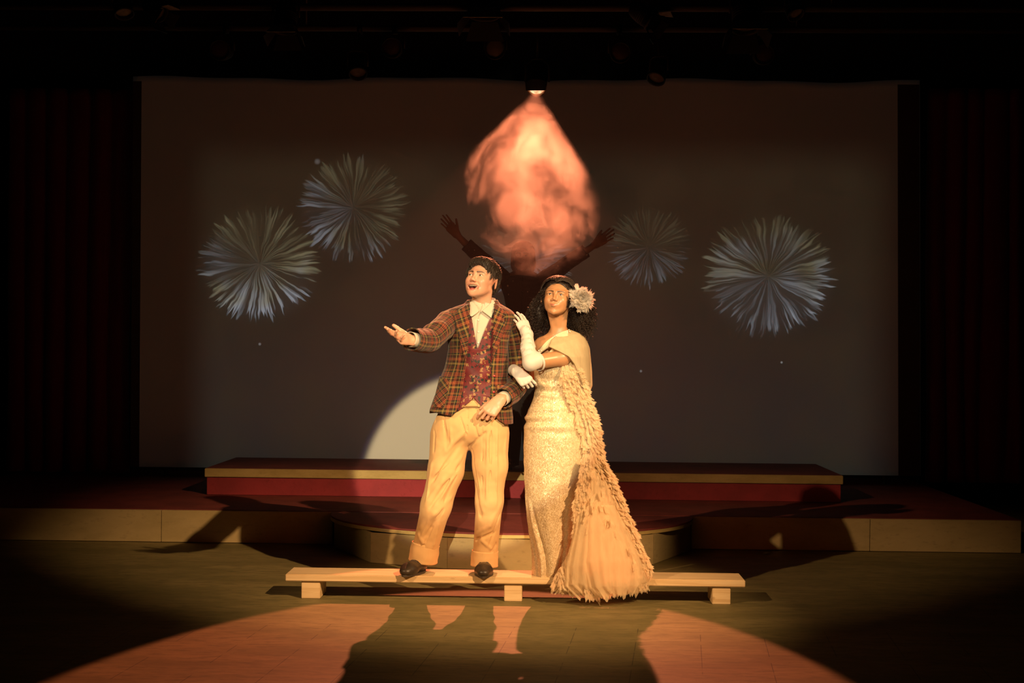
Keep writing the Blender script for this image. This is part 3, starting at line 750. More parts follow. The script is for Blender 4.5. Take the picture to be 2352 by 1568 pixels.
def vest_mat():
    t=NT('burgundy_patterned_satin'); v=t.pos(); p=t.vmath('MULTIPLY',v,(1,.2,1)); 
    vo=t.node('ShaderNodeTexVoronoi',{'Vector':t.vmath('ADD',p,t.vmath('SCALE',t.node('ShaderNodeTexNoise',{'Vector':p,'Scale':70.0,'Detail':3.0}).outputs[1],scale=.022)),'Scale':52.0,'Randomness':.9},distance='CHEBYCHEV')
    d=vo.outputs['Distance']; cc=t.sep(vo.outputs['Color'])
    blob=t.math('LESS_THAN',d,.38); gold=t.math('GREATER_THAN',cc[0],.66); dark=t.math('LESS_THAN',cc[0],.48)
    st=t.math('GREATER_THAN',t.math('SINE',t.math('MULTIPLY',t.math('ADD',t.sep(p)[0],t.math('MULTIPLY',t.sep(p)[2],t.math('SUBTRACT',cc[1],.4))),1500.0)),-.2)
    c=t.mix(t.mrange(t.noise(v,30,3),.3,.7),(.150,.014,.016,1),(.095,.010,.013,1))
    c=t.mix(t.math('MULTIPLY',blob,dark),c,(.012,.014,.010,1)); c=t.mix(t.math('MULTIPLY',t.math('MULTIPLY',blob,gold),t.math('MAXIMUM',st,.45)),c,(.34,.20,.075,1))
    t.bsdf(c,.5,None,Specular_IOR_Level=.35); return t.m
VEST=vest_mat()
def cloth_mat(name,c1,c2,scale=300,rough=.8,bump=.15,sheen=.1):
    t=NT(name); p=t.pos(); n=t.noise(p,scale,2); n2=t.noise(p,5,4); t.bsdf(t.mix(t.mrange(n2,.3,.7),(*c1,1),(*c2,1)),rough,t.bump(n,bump,.001),Specular_IOR_Level=.25,Sheen_Weight=sheen); return t.m
SHIRT=cloth_mat('cream_cotton',(.60,.54,.44),(.56,.50,.41))
KHAKI=cloth_mat('khaki_twill',(.68,.435,.205),(.61,.38,.175))
LEATHER=worn('scuffed_brown_black_leather',(.028,.020,.014),(.05,.034,.022),.38,14,.3,Specular_IOR_Level=.5)
# ================================================================ man in the plaid jacket
YM=7.55
HM=Head(P(1106,646,7.525), rotm(-24,19,4), .985, 1.07)
ax=axis((P(876,740,6.9).x,P(1215,740,7.6).x,.0026)); ay=axis((6.90,7.34,.0034),(7.34,7.70,.0030)); 
az=axis((.135,.22,.008),(.22,.95,.016),(.95,1.13,.0030),(1.13,1.38,.009),(1.38,1.58,.0030),(1.58,1.95,.0024))
f=Field(ax,ay,az)
add_head(f,HM,'open')
nb=P(1112,722,7.57); add_neck(f,HM,nb,.050,.056)
sl,sr=P(1048,735,7.57),P(1166,735,7.57)
f.cone(nb,sl,.050,.045,.04); f.cone(nb,sr,.050,.045,.04)
f.cone(P(1108,745,7.57),P(1095,860,7.57),.105,.10,.04,flat=((0,1,0),.72)); f.cone(P(1095,860,7.57),P(1082,950,7.56),.10,.12,.04,flat=((0,1,0),.75))
el,wl=P(990,775,7.30),P(947,782,7.10); f.cone(sl,el,.040,.034,.02); f.cone(el,wl,.034,.026,.02)
er,wr_=P(1196,882,7.60),P(1152,917,7.39); f.cone(sr,er,.038,.032,.02); f.cone(er,wr_,.032,.026,.02)
for a,b,c in ((P(1045,965,7.56),P(1005,1130,7.52),P(972,1275,7.57)),(P(1120,965,7.56),P(1122,1130,7.52),P(1113,1290,7.57))):
    f.cone(a,b,.070,.052,.03); f.cone(b,c,.050,.036,.03); f.cone(c,Vector((c.x,c.y,.19)),.034,.026,.02)
# his right hand, open and palm up
add_hand(f, wl, (-.70,-.66,.16), (.10,.84,-.52), -1,
   [(4,8,6),(12,16,10),(28,26,14),(40,34,18)], spread=(.10,.02,-.05,-.13), S=1.0, thumb=(40,-4,2), rad=1.08)
# his left hand, closed over his waist
add_hand(f, wr_+Vector((-.004,-.004,0)), (-.66,-.22,-.72), (-.16,-.94,.18), 1,
   [(14,40,26),(30,82,50),(38,86,52),(44,86,52)], spread=(.10,.03,-.03,-.08), S=1.04, thumb=(38,34,22))
Vt,Q=f.mesh(); Vt=smooth_mesh(Vt,Q,1,.35); del f
cols=face_cols(Vt,HM,(.66,.365,.245),False,'open',(.44,.14,.11))
man=link('person',np_mesh('person',Vt,Q,cols),SKIN); tag(man,'person in plaid jacket and khaki trousers, one arm held out, singing on the bench','person')
head_parts(HM,man,False,'open','hazel')
gz=(HM.R@Vector((-.30,-1,.05)))
for o in man.children:
    if o.name.startswith('eye'): gaze(o,gz,HM)
# ---- hair
def man_hair():
    h=HM; c=h.c
    f=Field(axis((c.x-.14,c.x+.14,.0028)),axis((c.y-.15,c.y+.15,.0028)),axis((c.z-.14,c.z+.20,.0028)))
    S=h.s; E=lambda p,r,k,op='u',T=None: f.ell(h.w(*p),[r[0]*S*h.wide,r[1]*S,r[2]*S],h.Rn if T is None else h.Rn@np.array(T),k*S,op)
    E((0,.022,.052),(.0795,.097,.090),.01)
    E((0,.052,.005),(.070,.058,.066),.03)
    E((0,-.048,.088),(.060,.040,.034),.03)
    # clear the face and below the ears
    E((0,-.115,-.010),(.072,.084,.094),.008,'s')
    E((0,-.022,-.080),(.10,.074,.064),.01,'s')
    for sx in (-1,1): E((sx*.080,.004,-.012),(.020,.026,.036),.006,'s')
    def nz(X,Y,Z):
        L0=((X-c.x)*h.Rn[0,0]+(Y-c.y)*h.Rn[1,0]+(Z-c.z)*h.Rn[2,0]); L1=((X-c.x)*h.Rn[0,1]+(Y-c.y)*h.Rn[1,1]+(Z-c.z)*h.Rn[2,1]); L2=((X-c.x)*h.Rn[0,2]+(Y-c.y)*h.Rn[1,2]+(Z-c.z)*h.Rn[2,2])
        th=np.arctan2(L1+.0,L0); return .0022*np.sin(L0*420+9*np.sin(L1*40)+L2*60)*np.cos(L2*55+L0*70)-.0012*np.sin(L1*300+L0*180)
    f.apply(nz,(c.x-.14,c.y-.15,c.z-.14),(c.x+.14,c.y+.15,c.z+.2),op='d')
    Vt,Q=f.mesh(); return Vt,Q
Vt,Q=man_hair()
b=MB(); random.seed(11)
nrm=Vt-V3(HM.c); L=HM.loc(Vt)
cand=[i for i in range(len(Vt)) if (L[i,2]>.035 or L[i,1]>.045) and not (L[i,1]<-.06 and L[i,2]<.085)]
for _ in range(2400):
    i=random.choice(cand); l=L[i]; d=Vector((l[0],l[1],l[2]-.03)).normalized(); r=Vector(l)
    # comb forwards on top, downwards at the sides and back
    top=max(0,min(1,(l[2]-.04)/.07))
    g=Vector((.35*l[0]/.08,-1.0,-.15))*top+Vector((0,-.25 if l[1]<.03 else .2,-1))*(1-top)
    g=(g-d*g.dot(d)*.85+Vector([random.uniform(-.22,.22) for _ in range(3)])).normalized()
    ln=random.uniform(.014,.030); pts=[]
    for k in range(5):
        t=k/4; pts.append(HM.w(*(r+g*ln*t+d*(.001+.0035*math.sin(PI*t))-d*(.006*t*t)+Vector((0,0,-.006*t*t*top)))))
    lock(b,pts,random.uniform(.0011,.0022))
# fringe
for k in range(70):
    x=-.058+.116*k/69+random.uniform(-.003,.003); z0=.094-.25*x*x/.058*1.0; zt=.074+.007*math.sin(k*.9)-.10*max(0,x)-1.1*abs(x)**1.6
    r=Vector((x,-.068+abs(x)*.35,z0+.012)); e=Vector((x*1.02+random.uniform(-.006,.006),-.096+abs(x)*.40+x*x*3.0,zt+random.uniform(-.006,.004)))
    pts=[HM.w(*(r*(1-t)**2+(r*.45+e*.55+Vector((0,-.020,.014)))*2*t*(1-t)+e*t*t)) for t in (0,.25,.5,.75,1)]
    lock(b,pts,random.uniform(.0022,.0038))
for sx in (-1,1):
    for k in range(26):
        y=-.052+.05*random.random(); r=Vector((sx*(.071+.05*(y+.05)),y,.045+.02*random.random())); e=r+Vector((sx*.001,-.004,-.045-.018*random.random()))
        pts=[HM.w(*(r.lerp(e,t)+Vector((sx*.006*math.sin(PI*t),0,0)))) for t in (0,.33,.66,1)]; lock(b,pts,.0022)
hv=MB(); hv.add(Vt,Q); hv.add(b.v,b.f)
hv.build('hair',HAIR_M,man,True)
# ---- shirt
LS=Loft([(690,1083,1136,.050,.052,.012),(702,1076,1143,.066,.060,.01),(714,1058,1156,.088,.080),(735,1034,1170,.108,.10),(770,1034,1164,.116,.11),(830,1038,1160,.112,.105),(880,1030,1160,.104,.10),(925,1022,1158,.092,.10),(950,1022,1158,.085,.10)],YM,2.2)
def shell(name, loft, zt, zb, pL, pR, off, mat, parent, nz=60, nph=90, thick=.003, wr=0.0, wrf=15, seed=0, hem=None, top=None, disp=None, uvk=.17, uvo=(0,0)):
    """cloth shell running round the back from opening pR to opening pL (front), zt/zb = top/bottom height"""
    V=[];UV=[]
    for j in range(nz+1):
        v=j/nz
        for i in range(nph+1):
            u=i/nph
            z=zt+(zb-zt)*v; a=pR(z); c=pL(z)+2*PI; ph=a+(c-a)*u
            T_=top(ph) if top else zt; B_=hem(ph) if hem else zb
            z=T_+(B_-T_)*v; a=pR(z); c=pL(z)+2*PI; ph=a+(c-a)*u
            q=loft.pt(ph,z,off); dn=Vector((math.sin(ph),-math.cos(ph),0))
            k=wr*(fn3((q.x,q.y,q.z*1.3),wrf,seed)*.7+fn3(q,wrf*2.2,seed+3)*.3)
            if disp: k+=disp(ph,z)
            q=q+dn*k; V.append(q); UV.append((ph*uvk+uvo[0],z+uvo[1],0))
    n=nph+1; Fc=[(j*n+i,(j+1)*n+i,(j+1)*n+i+1,j*n+i+1) for j in range(nz) for i in range(nph)]
    me=pydata(V,Fc,name); set_attr(me,UV); o=link(name,me,mat,parent,True)
    md=o.modifiers.new('s','SOLIDIFY'); md.thickness=thick; md.offset=-1; return o
zz=lambda py: P(1100,py,YM).z
shell('shirt',LS,zz(693),zz(928),lambda z:.03,lambda z:-.03,0.0,SHIRT,man,60,90,.002,.003,18,2,disp=lambda ph,z:.0025*math.exp(-((ph-.0)/.05)**2))
for py in (735,762,787):
    b=MB(); c=P(1099,py,YM-.12); c=P(1099,py,LS.front(c.x,c.z,.003)); M=aim(c,c+Vector((0,-1,.1))); b.lathe([(0,.0022),(.0045,.0022),(.0052,.001),(.0052,-.001)],16,M); b.build('shirt_button',flat('pearl_button',(.75,.72,.62),.3),man,True)
# collar band and two collar points
def collar():
    LC=Loft([(672,1090,1133,.052,.050,.015),(688,1084,1138,.056,.054,.012),(700,1078,1142,.064,.060,.01),(712,1066,1150,.080,.070)],YM,2.1)
    shell('collar',LC,zz(686),zz(703),lambda z:-.10,lambda z:.10,.001,SHIRT,man,10,60,.0025,top=lambda ph: zz(690)+.022*(.5-.5*math.cos(ph)))
    LP=Loft([(680,1080,1139,.064,.05,.01),(700,1070,1146,.085,.06,.0),(730,1040,1160,.125,.1),(760,1036,1164,.13,.11)],YM,2.2)
    patch('collar_point',LP,[(1101,714),(1096,705),(1087,694),(1080,693),(1078,703),(1080,726),(1084,727),(1093,721)],.003,SHIRT,man,.003)
    patch('collar_point',LP,[(1107,714),(1117,706),(1128,695),(1132,689),(1136,694),(1137,705),(1135,713),(1128,730),(1118,722)],.003,SHIRT,man,.003)
collar()
# ---- vest
LV=Loft([(700,1074,1144,.080,.070),(714,1050,1160,.100,.09),(735,1032,1172,.118,.11),(770,1032,1166,.124,.12),(830,1036,1162,.121,.115),(880,1027,1162,.118,.112),(925,1010,1170,.124,.12),(955,1005,1172,.126,.122)],YM,2.2)
def xl(tab): 
    ys=[a for a,_ in tab]; xs=[b for _,b in tab]
    def g(z, loft):
        py=H_PX/2+16-(z-CAM_H)*F_PX/(YM-.12); px=float(np.interp(py,ys,xs)); q=P(px,py,YM-.12); return loft.phi(q.x,z)
    return g
def strip_patch(name, loft, rows, off, mat, parent, thick=.003, n=24, m=60, wr=0.0, uvrot=0.0, seed=0):
    """front panel between two edge polylines given as rows (photo y left, x left, y right, x right)"""
    V=[];UV=[]; ks=np.linspace(0,1,len(rows)); R=np.array(rows,dtype=float)
    for j in range(m+1):
        r=[float(np.interp(j/m,ks,R[:,c])) for c in range(4)]
        for i in range(n+1):
            u=i/n; px=r[1]+(r[3]-r[1])*u; py=r[0]+(r[2]-r[0])*u; q=P(px,py,loft.Y-.12)
            for _ in range(3): q=P(px,py,loft.front(q.x,q.z,off))
            k=wr*fn3(q,20,seed); V.append(q+Vector((0,-k,0))); ca,sa=math.cos(uvrot),math.sin(uvrot); UV.append((ca*q.x+sa*q.z,-sa*q.x+ca*q.z,0))
    w_=n+1; Fc=[(j*w_+i,(j+1)*w_+i,(j+1)*w_+i+1,j*w_+i+1) for j in range(m) for i in range(n)]
    me=pydata(V,Fc,name); set_attr(me,UV); o=link(name,me,mat,parent,True); md=o.modifiers.new('s','SOLIDIFY'); md.thickness=thick; md.offset=1; return o
strip_patch('vest',LV,[(697,1074,699,1079.5),(722,1072,724,1082.5),(760,1068,760,1089),(799,1064,802,1097)],.002,VEST,man)
strip_patch('vest',LV,[(697,1137,697,1152),(722,1130,722,1152),(760,1113,760,1146),(802,1097,799,1144)],.002,VEST,man)
strip_patch('vest',LV,[(799,1058,799,1146),(850,1056,850,1142),(890,1048,890,1140),(908,1044,912,1138)],.003,VEST,man,n=40,wr=.004)
strip_patch('vest',LV,[(906,1040,906,1091),(920,1040,914,1087),(934,1042,922,1080),(946,1048,940,1058)],.003,VEST,man)
strip_patch('vest',LV,[(906,1089,910,1140),(914,1089,925,1140),(922,1095,940,1138),(930,1103,952,1130)],.003,VEST,man)
for py,px in ((812,1097),(838,1096),(864,1094),(892,1091)):
    b=MB(); c=P(px,py,YM-.13); c=P(px,py,LV.front(c.x,c.z,.006)); b.lathe([(0,.0035),(.005,.003),(.006,.001),(.006,-.002)],16,aim(c,c+Vector((0,-1,.05)))); b.build('vest_button',flat('dark_horn_button',(.05,.03,.03),.3),man,True)
# ---- jacket
LJ=Loft([(692,1074,1140,.068,.072,.012),(698,1063,1150,.085,.085,.01),(705,1044,1163,.100,.10,.01),(713,1030,1176,.114,.112),(725,1024,1184,.124,.124),(742,1025,1181,.130,.130),(770,1027,1172,.134,.134),(810,1028,1169,.134,.132),(850,1019,1168,.130,.128),(870,1012,1168,.130,.128),(900,1002,1172,.136,.134),(930,991,1177,.142,.142),(955,984,1179,.146,.146),(975,981,1180,.148,.148)],YM,2.25)
gL=xl([(690,1079),(720,1079),(760,1076),(800,1073),(840,1070),(868,1066),(905,1061),(936,1053),(950,1044),(960,1036)])
gR=xl([(690,1138),(717,1141),(756,1138),(798,1134),(840,1128),(869,1129),(908,1127),(935,1130),(955,1137),(966,1146),(973,1158)])
def hem(ph):
    p=ph if ph<PI else ph-2*PI
    if p<0:  # his right side, photo left
        return zz(np.interp(math.sin(p),[-1,-.55,0],[943,951,960])) if abs(p)<PI/2 else zz(950)
    return zz(np.interp(math.sin(p),[0,.45,1],[974,973,971])) if p<PI/2 else zz(np.interp(p,[PI/2,PI],[971,950]))
def jdisp(ph,z):
    p=ph if ph<PI else ph-2*PI
    r=0
    r+=.004*math.exp(-((p+1.0+ (z-1.25)*1.2)/.16)**2)*math.exp(-((z-1.22)/.12)**2)
    r+=-.004*math.exp(-((p-1.0-(z-1.2)*1.5)/.14)**2)*math.exp(-((z-1.2)/.15)**2)
    return r
shell('jacket',LJ,zz(693),zz(972),lambda z:gL(z,LJ),lambda z:gR(z,LJ),0.0,PLAID,man,80,130,.005,.009,9,4,hem=hem,disp=jdisp,uvk=.165)
# lapels and collar
patch('lapel',LJ,[(1079,697),(1070,701),(1058,709),(1041,722),(1046,727),(1055,729),(1047,741),(1052,765),(1060,795),(1070,836),(1074,800),(1077,765),(1079,735)],.012,PLAID,man,.004,rot=.35)
patch('lapel',LJ,[(1136,697),(1143,701),(1152,708),(1162,722),(1155,729),(1150,731),(1160,742),(1157,760),(1146,790),(1131,832),(1134,800),(1138,757),(1140,725)],.013,PLAID,man,.004,rot=-.40)
LK=Loft([(682,1080,1139,.06,.062,.016),(692,1073,1143,.075,.078,.014),(702,1062,1153,.09,.092,.012),(712,1040,1170,.11,.11,.01)],YM,2.1)
shell('jacket_collar',LK,zz(690),zz(704),lambda z:-.75,lambda z:.75,.006,PLAID,man,10,60,.004,top=lambda ph: zz(691)+.012*(.5-.5*math.cos(ph)))
# pocket flaps
patch('pocket',LJ,[(1011,864),(1033,872),(1028,906),(1019,938),(996,934),(1001,905)],.004,PLAID,man,.003,rot=.7)
patch('pocket_flap',LJ,[(1140,884),(1166,884),(1166,897),(1140,897)],.005,PLAID,man,.004,rot=.1)
for (px,py) in ((1132,863),(1131,900)):
    b=MB(); c=P(px+3,py,YM-.14); c=P(px+3,py,LJ.front(c.x,c.z,.003)); b.lathe([(0,.004),(.002,.003),(.0055,.0045),(.0065,.002),(.0065,-.003)],18,aim(c,c+Vector((.2,-1,.05)))); b.build('jacket_button',flat('red_button',(.35,.03,.035),.25),man,True)
# sleeves
shL,shR=P(1043,727,7.57),P(1166,730,7.57)
sleeve('sleeve',[P(1062,738,7.59),shL+Vector((0,0,-.018)),P(1012,757,7.42),P(986,781,7.29),P(963,782,7.19),P(945,779,7.115)],[.045,.062,.062,.061,.057,.056],PLAID,man,12,52,.006,16,
  folds=((.42,0,.03,.006),(.50,1,.025,.007),(.58,2.5,.03,.006),(.68,.5,.025,.006),(.78,2,.03,.004),(.30,2,.04,.005)),seed=1,thick=.005)
sleeve('sleeve',[P(1146,742,7.59),shR+Vector((-.004,0,-.02)),P(1178,770,7.585),P(1186,820,7.60),P(1189,868,7.61),P(1181,895,7.54),P(1156,915,7.425)],[.045,.058,.055,.054,.058,.056,.053],PLAID,man,10,52,.006,16,
  folds=((.50,0,.03,.005),(.64,3,.04,.007),(.72,1,.03,.006),(.84,2,.03,.004)),seed=7,thick=.005)
# shirt cuffs
sleeve('shirt_cuff',[P(956,782,7.15),P(941,779,7.095)],[.038,.038],SHIRT,man,4,36,0,10,thick=.002)
sleeve('shirt_cuff',[P(1162,911,7.45),P(1151,918,7.405)],[.036,.036],SHIRT,man,4,36,0,10,thick=.002)
# ---- trousers
def trousers():
    f=Field(axis((P(930,1200,YM).x,P(1190,1200,YM).x,.0036)),axis((7.36,7.55,.0036),(7.55,7.74,.007)),axis((.19,1.13,.0040)))
    hipL,hipR=P(1032,985,7.55),P(1124,985,7.55)
    f.cone(P(1055,918,7.55),P(1112,918,7.55),.112,.112,.03); f.cone(P(1052,975,7.55),P(1112,975,7.55),.128,.128,.03)
    f.cone(P(1034,1000,7.55),P(1024,1080,7.53),.112,.096,.03); f.cone(P(1124,1000,7.55),P(1126,1070,7.53),.112,.094,.03)
    f.cone(P(1024,1080,7.53),P(1002,1160,7.52),.096,.082,.03); f.cone(P(1002,1160,7.52),P(976,1262,7.56),.082,.071,.03)
    f.cone(P(1126,1070,7.53),P(1124,1150,7.52),.094,.074,.03); f.cone(P(1124,1150,7.52),P(1114,1280,7.56),.074,.068,.03)
    def F(a,b,w,am,ya=7.44,yb=7.44):
        A,B=P(a[0],a[1],ya),P(b[0],b[1],yb)
        # lay the fold on the surface actually there
        def on(q):
            i=int(np.argmin(abs(f.ax[0]-q.x))); k=int(np.argmin(abs(f.ax[2]-q.z))); col=f.F[i,:,k]; h=np.where(col<0)[0]
            return Vector((q.x,f.ax[1][h[0]],q.z)) if len(h) else q
        A,B=on(A),on(B); M_=on((A+B)/2)
        f.fold(A,M_+(M_-A)*.12,w*.75,am*1.05); f.fold(B,M_+(M_-B)*.12,w*.75,am*1.05)
    # long diagonal drags of the bent right leg
    F((1068,990),(985,1075),.016,.016); F((1066,1010),(990,1110),.013,-.014); F((1062,1045),(975,1160),.015,.013); F((1055,1065),(985,1170),.012,-.011)
    F((1038,1140),(962,1215),.014,.013,7.45,7.48); F((1020,1165),(975,1235),.011,-.011,7.45,7.49)
    F((1020,950),(1026,1035),.009,-.012,7.42,7.43); F((1034,950),(1036,1030),.008,.009,7.42,7.43)
    F((960,1225),(975,1250),.012,.012,7.49,7.49); F((995,1205),(972,1256),.010,-.010,7.47,7.49); F((1008,1200),(996,1255),.010,.010,7.47,7.49)
    F((1000,960),(996,1040),.007,-.008); F((1056,955),(1072,1000),.007,-.007); F((1085,955),(1100,1010),.007,-.007); F((1066,1050),(1010,1150),.008,.009); F((1050,1090),(1000,1190),.007,-.008)
    F((992,1060),(978,1150),.010,.008); F((1108,975),(1108,1120),.006,-.006); F((1142,970),(1140,1160),.007,.008); F((1090,1060),(1112,1180),.008,.008); F((1148,1180),(1120,1262),.007,-.008); F((985,1195),(958,1250),.007,.009)
    # fly and front
    F((1074,935),(1073,1035),.005,-.006,7.42,7.43); F((1073,1030),(1120,990),.012,-.009,7.42,7.42); F((1080,1030),(1098,1130),.012,-.010,7.43,7.45)
    F((1120,960),(1118,1150),.009,.011,7.42,7.44); F((1128,960),(1126,1100),.008,-.008,7.42,7.44); F((1160,960),(1158,1100),.012,.010,7.46,7.46)
    F((1152,1150),(1100,1250),.014,.013,7.46,7.49); F((1128,1205),(1092,1228),.012,.017,7.46,7.47); F((1135,1222),(1090,1242),.011,-.014,7.46,7.48); F((1105,1240),(1130,1262),.010,.012,7.48,7.49); F((1150,1235),(1128,1268),.010,-.010,7.48,7.49)
    F((1090,1110),(1105,1190),.013,-.010,7.45,7.46)
    Vt,Q=f.mesh(); Vt=smooth_mesh(Vt,Q,2,.4)
    n=np.array([fn3(v,14,9)*.6+fn3(v,33,4)*.3 for v in Vt]); c=Vt-np.array([0,7.55,0]); Vt[:,1]-=n*.005*np.sign(7.55-Vt[:,1])
    # open hems: drop the caps
    return np_mesh('trousers',Vt,Q)
tr=link('trousers',trousers(),KHAKI,man)
sleeve('trouser_cuff',[P(978,1248,7.56),P(974,1270,7.56),P(971,1287,7.565)],[.073,.0765,.077],KHAKI,tr,6,48,.006,20,seed=3,thick=.005)
sleeve('trouser_cuff',[P(1114,1264,7.56),P(1113,1282,7.56),P(1112,1299,7.56)],[.069,.0715,.072],KHAKI,tr,6,48,.006,20,seed=5,thick=.005)
sleeve('waistband',[P(1083,918,7.55),P(1083,932,7.55)],[.175,.175],KHAKI,tr,3,60,0,10,flatdir=(0,1,0),flat=.66,thick=.004)
for px in (1066,1100):
    q=P(px,925,7.432); b=MB(); b.box(q.x-.006,q.x+.006,q.y-.006,q.y,q.z-.022,q.z+.022,.001); b.build('belt_loop',KHAKI,tr)
# ---- shoes
def shoe(name, heel, toe, ank):
    heel=Vector(heel); toe=Vector(toe); d=(toe-heel).normalized(); s_=Vector((-d.y,d.x,0)); z0=.1365
    m=Vector((min(heel.x,toe.x)-.08,min(heel.y,toe.y)-.08,0)); M=Vector((max(heel.x,toe.x)+.08,max(heel.y,toe.y)+.08,0))
    f=Field(axis((m.x,M.x,.003)),axis((m.y,M.y,.003)),axis((z0-.01,z0+.15,.003)))
    L=(toe-heel).length; q=lambda a,s2,z:heel+d*a*L+s_*s2+Vector((0,0,z0+z-heel.z))
    f.cone(q(.12,0,.034),q(.30,0,.040),.036,.040,.02); f.cone(q(.30,0,.038),q(.70,0,.030),.040,.046,.03,flat=((0,0,1),.82)); f.cone(q(.70,0,.026),q(.86,0,.024),.046,.036,.02,flat=((0,0,1),.72))
    f.cone(q(.18,0,.05),Vector((ank[0],ank[1],z0+.12)),.040,.046,.02)
    for k in range(5): f.fold(q(.52+.05*k,-.035,.045-.006*k),q(.50+.05*k,.035,.045-.006*k),.004,.005 if k%2 else -.0045)
    for k in range(4): f.fold(q(.36+.045*k,-.015,.068-.007*k),q(.36+.045*k,.015,.068-.007*k),.003,.005)
    f.apply(lambda X,Y,Z:(z0+.008-Z)+0*X+0*Y,(m.x,m.y,z0-.02),(M.x,M.y,z0+.01),.002,'s') if False else None
    F=f.F; Z=f.ax[2][None,None,:]; f.F=np.maximum(F,(z0+.008-Z).astype(np.float32))
    Vt,Q=f.mesh(); Vt=smooth_mesh(Vt,Q,1,.4)
    me=np_mesh('shoe',Vt,Q); o=link(name,me,LEATHER,man)
    lc=flat('dark_shoe_lace',(.09,.065,.045),.6)
    for k in range(4):
        u=.36+.055*k; b=MB(); pts=[]
        for j in range(7):
            a=-1.0+2.0*j/6; x0=heel+d*L*u+s_*.030*math.sin(a); 
            i0=int(np.argmin(abs(f.ax[0]-x0.x))); j0=int(np.argmin(abs(f.ax[1]-x0.y))); col=np.where(f.F[i0,j0,:]<0)[0]
            if len(col): pts.append(Vector((x0.x,x0.y,f.ax[2][col[-1]]+.0018)))
        if len(pts)>2: b.tube(pts,.0021,6); b.build('lace',lc,o,True)
    # sole
    pts=[]; 
    for k in range(40):
        a=2*PI*k/40; u=.5-.5*math.cos(a); wd=(.034+.018*math.sin(PI*min(1,u*1.15))*(1 if u>.2 else .7)+.006*(u>.5)*math.sin((u-.5)*PI*2))*(math.sin(a)); 
        c=heel+d*(-.012+(L*.98+.018)*u); pts.append((c.x+s_.x*wd*1.0,c.y+s_.y*wd*1.0))
    b=MB(); b.prism(pts,z0-.0005,z0+.010); b.build('sole',flat('worn_sole',(.05,.035,.025),.6),o); return o
shoe('shoe',(P(972,1300,7.60).x,7.60,.14),(P(926,1325,7.37).x,7.37,.14),(P(970,1290,7.57).x,7.56))
shoe('shoe',(P(1113,1300,7.625).x,7.625,.14),(P(1110,1328,7.36).x,7.36,.14),(P(1113,1290,7.57).x,7.56))
# ================================================================ woman in the gold gown
YW=7.53
HW=Head(P(1281,686,7.50), rotm(-11,13,4), .915, 1.14)
ax=axis((P(1160,740,7.4).x,P(1245,740,7.5).x,.0026),(P(1245,740,7.5).x,P(1315,740,7.5).x,.0022),(P(1315,740,7.5).x,P(1362,740,7.5).x,.006))
ay=axis((7.22,7.46,.0026),(7.46,7.70,.004)); az=axis((.15,1.10,.018),(1.10,1.50,.0030),(1.50,1.82,.0022))
f=Field(ax,ay,az)
add_head(f,HW,'closed',True)
nb=P(1284,768,7.555); add_neck(f,HW,nb,.040,.043)
sR,sL=P(1244,792,7.565),P(1330,800,7.555)     # her right and left shoulder
f.cone(nb,sR,.036,.037,.035); f.cone(nb,sL,.040,.042,.035)
f.cone(P(1262,812,7.545),P(1300,812,7.545),.082,.082,.04,flat=((0,1,0),.86))
f.cone(P(1281,830,7.55),P(1275,900,7.54),.095,.085,.04,flat=((0,1,0),.85)); f.cone(P(1275,900,7.54),P(1275,985,7.54),.095,.12,.04,flat=((0,1,0),.85))
f.cone(P(1275,985,7.54),P(1262,1300,7.54),.11,.07,.04)
# collar bones
f.cone(P(1278,776,7.505),P(1246,786,7.520),.008,.008,.016); f.cone(P(1284,776,7.505),P(1320,786,7.515),.008,.008,.016)
eL,wL=P(1219,833,7.335),P(1211,768,7.43)       # her left arm across to his shoulder
f.cone(sL,P(1290,822,7.405),.044,.044,.02); f.cone(P(1290,822,7.405),eL,.044,.036,.02); f.cone(eL,wL,.036,.026,.02)
eR,wR=P(1212,868,7.66),P(1180,852,7.56)       # her right arm through his arm
f.cone(sR,eR,.038,.034,.02); f.cone(eR,wR,.032,.024,.02)
Vt,Q=f.mesh(); Vt=smooth_mesh(Vt,Q,1,.35); del f
cols=face_cols(Vt,HW,(.47,.245,.12),True,'closed',(.42,.115,.095))
lady=link('person',np_mesh('person',Vt,Q,cols),SKIN2); tag(lady,'person in long gold gown and white gloves, feathers in curly dark hair, on the bench','person')
head_parts(HW,lady,True,'closed','brown')
for o in lady.children:
    if o.name.startswith('eye'): gaze(o,HW.R@Vector((.12,-1,.08)),HW)
# ---- gloves
GLOVE=cloth_mat('white_satin_glove',(.64,.60,.56),(.60,.56,.51),200,.45,.08,.2)
def glove(name, wrist, fdir, back, side, curls, arm, folds, **kw):
    f=Field(axis((P(1155,800,7.4).x,P(1250,800,7.4).x,.0024)),axis((7.26,7.66,.0026)),axis((1.02,1.64,.0026)))
    add_hand(f,wrist,fdir,back,side,curls,S=.92,rad=.98,**kw)
    for (a,b,ra,rb) in arm: f.cone(a,b,ra,rb,.012)
    for (a,b,w_,am) in folds: f.fold(a,b,w_,am)
    return f
f=glove('glove',wL,(-.36,.50,.78),(.30,-.80,.52),1,[(10,14,10),(8,14,10),(10,16,12),(14,18,12)],
    [(eL,P(1213,800,7.38),.0435,.040),(P(1213,800,7.38),wL,.040,.0305),(eL,P(1233,827,7.352),.044,.0475),(wL,wL+Vector((-.01,0,.02)),.030,.028)],
    [(P(1186+k*1.0,822-k*6.0,7.33+.011*k),P(1240-k*2.0,802-k*6.0,7.305+.011*k),.0060,(.0050 if k%2 else -.0040)) for k in range(10)],spread=(.015,.0,-.01,-.02),thumb=(14,24,10))
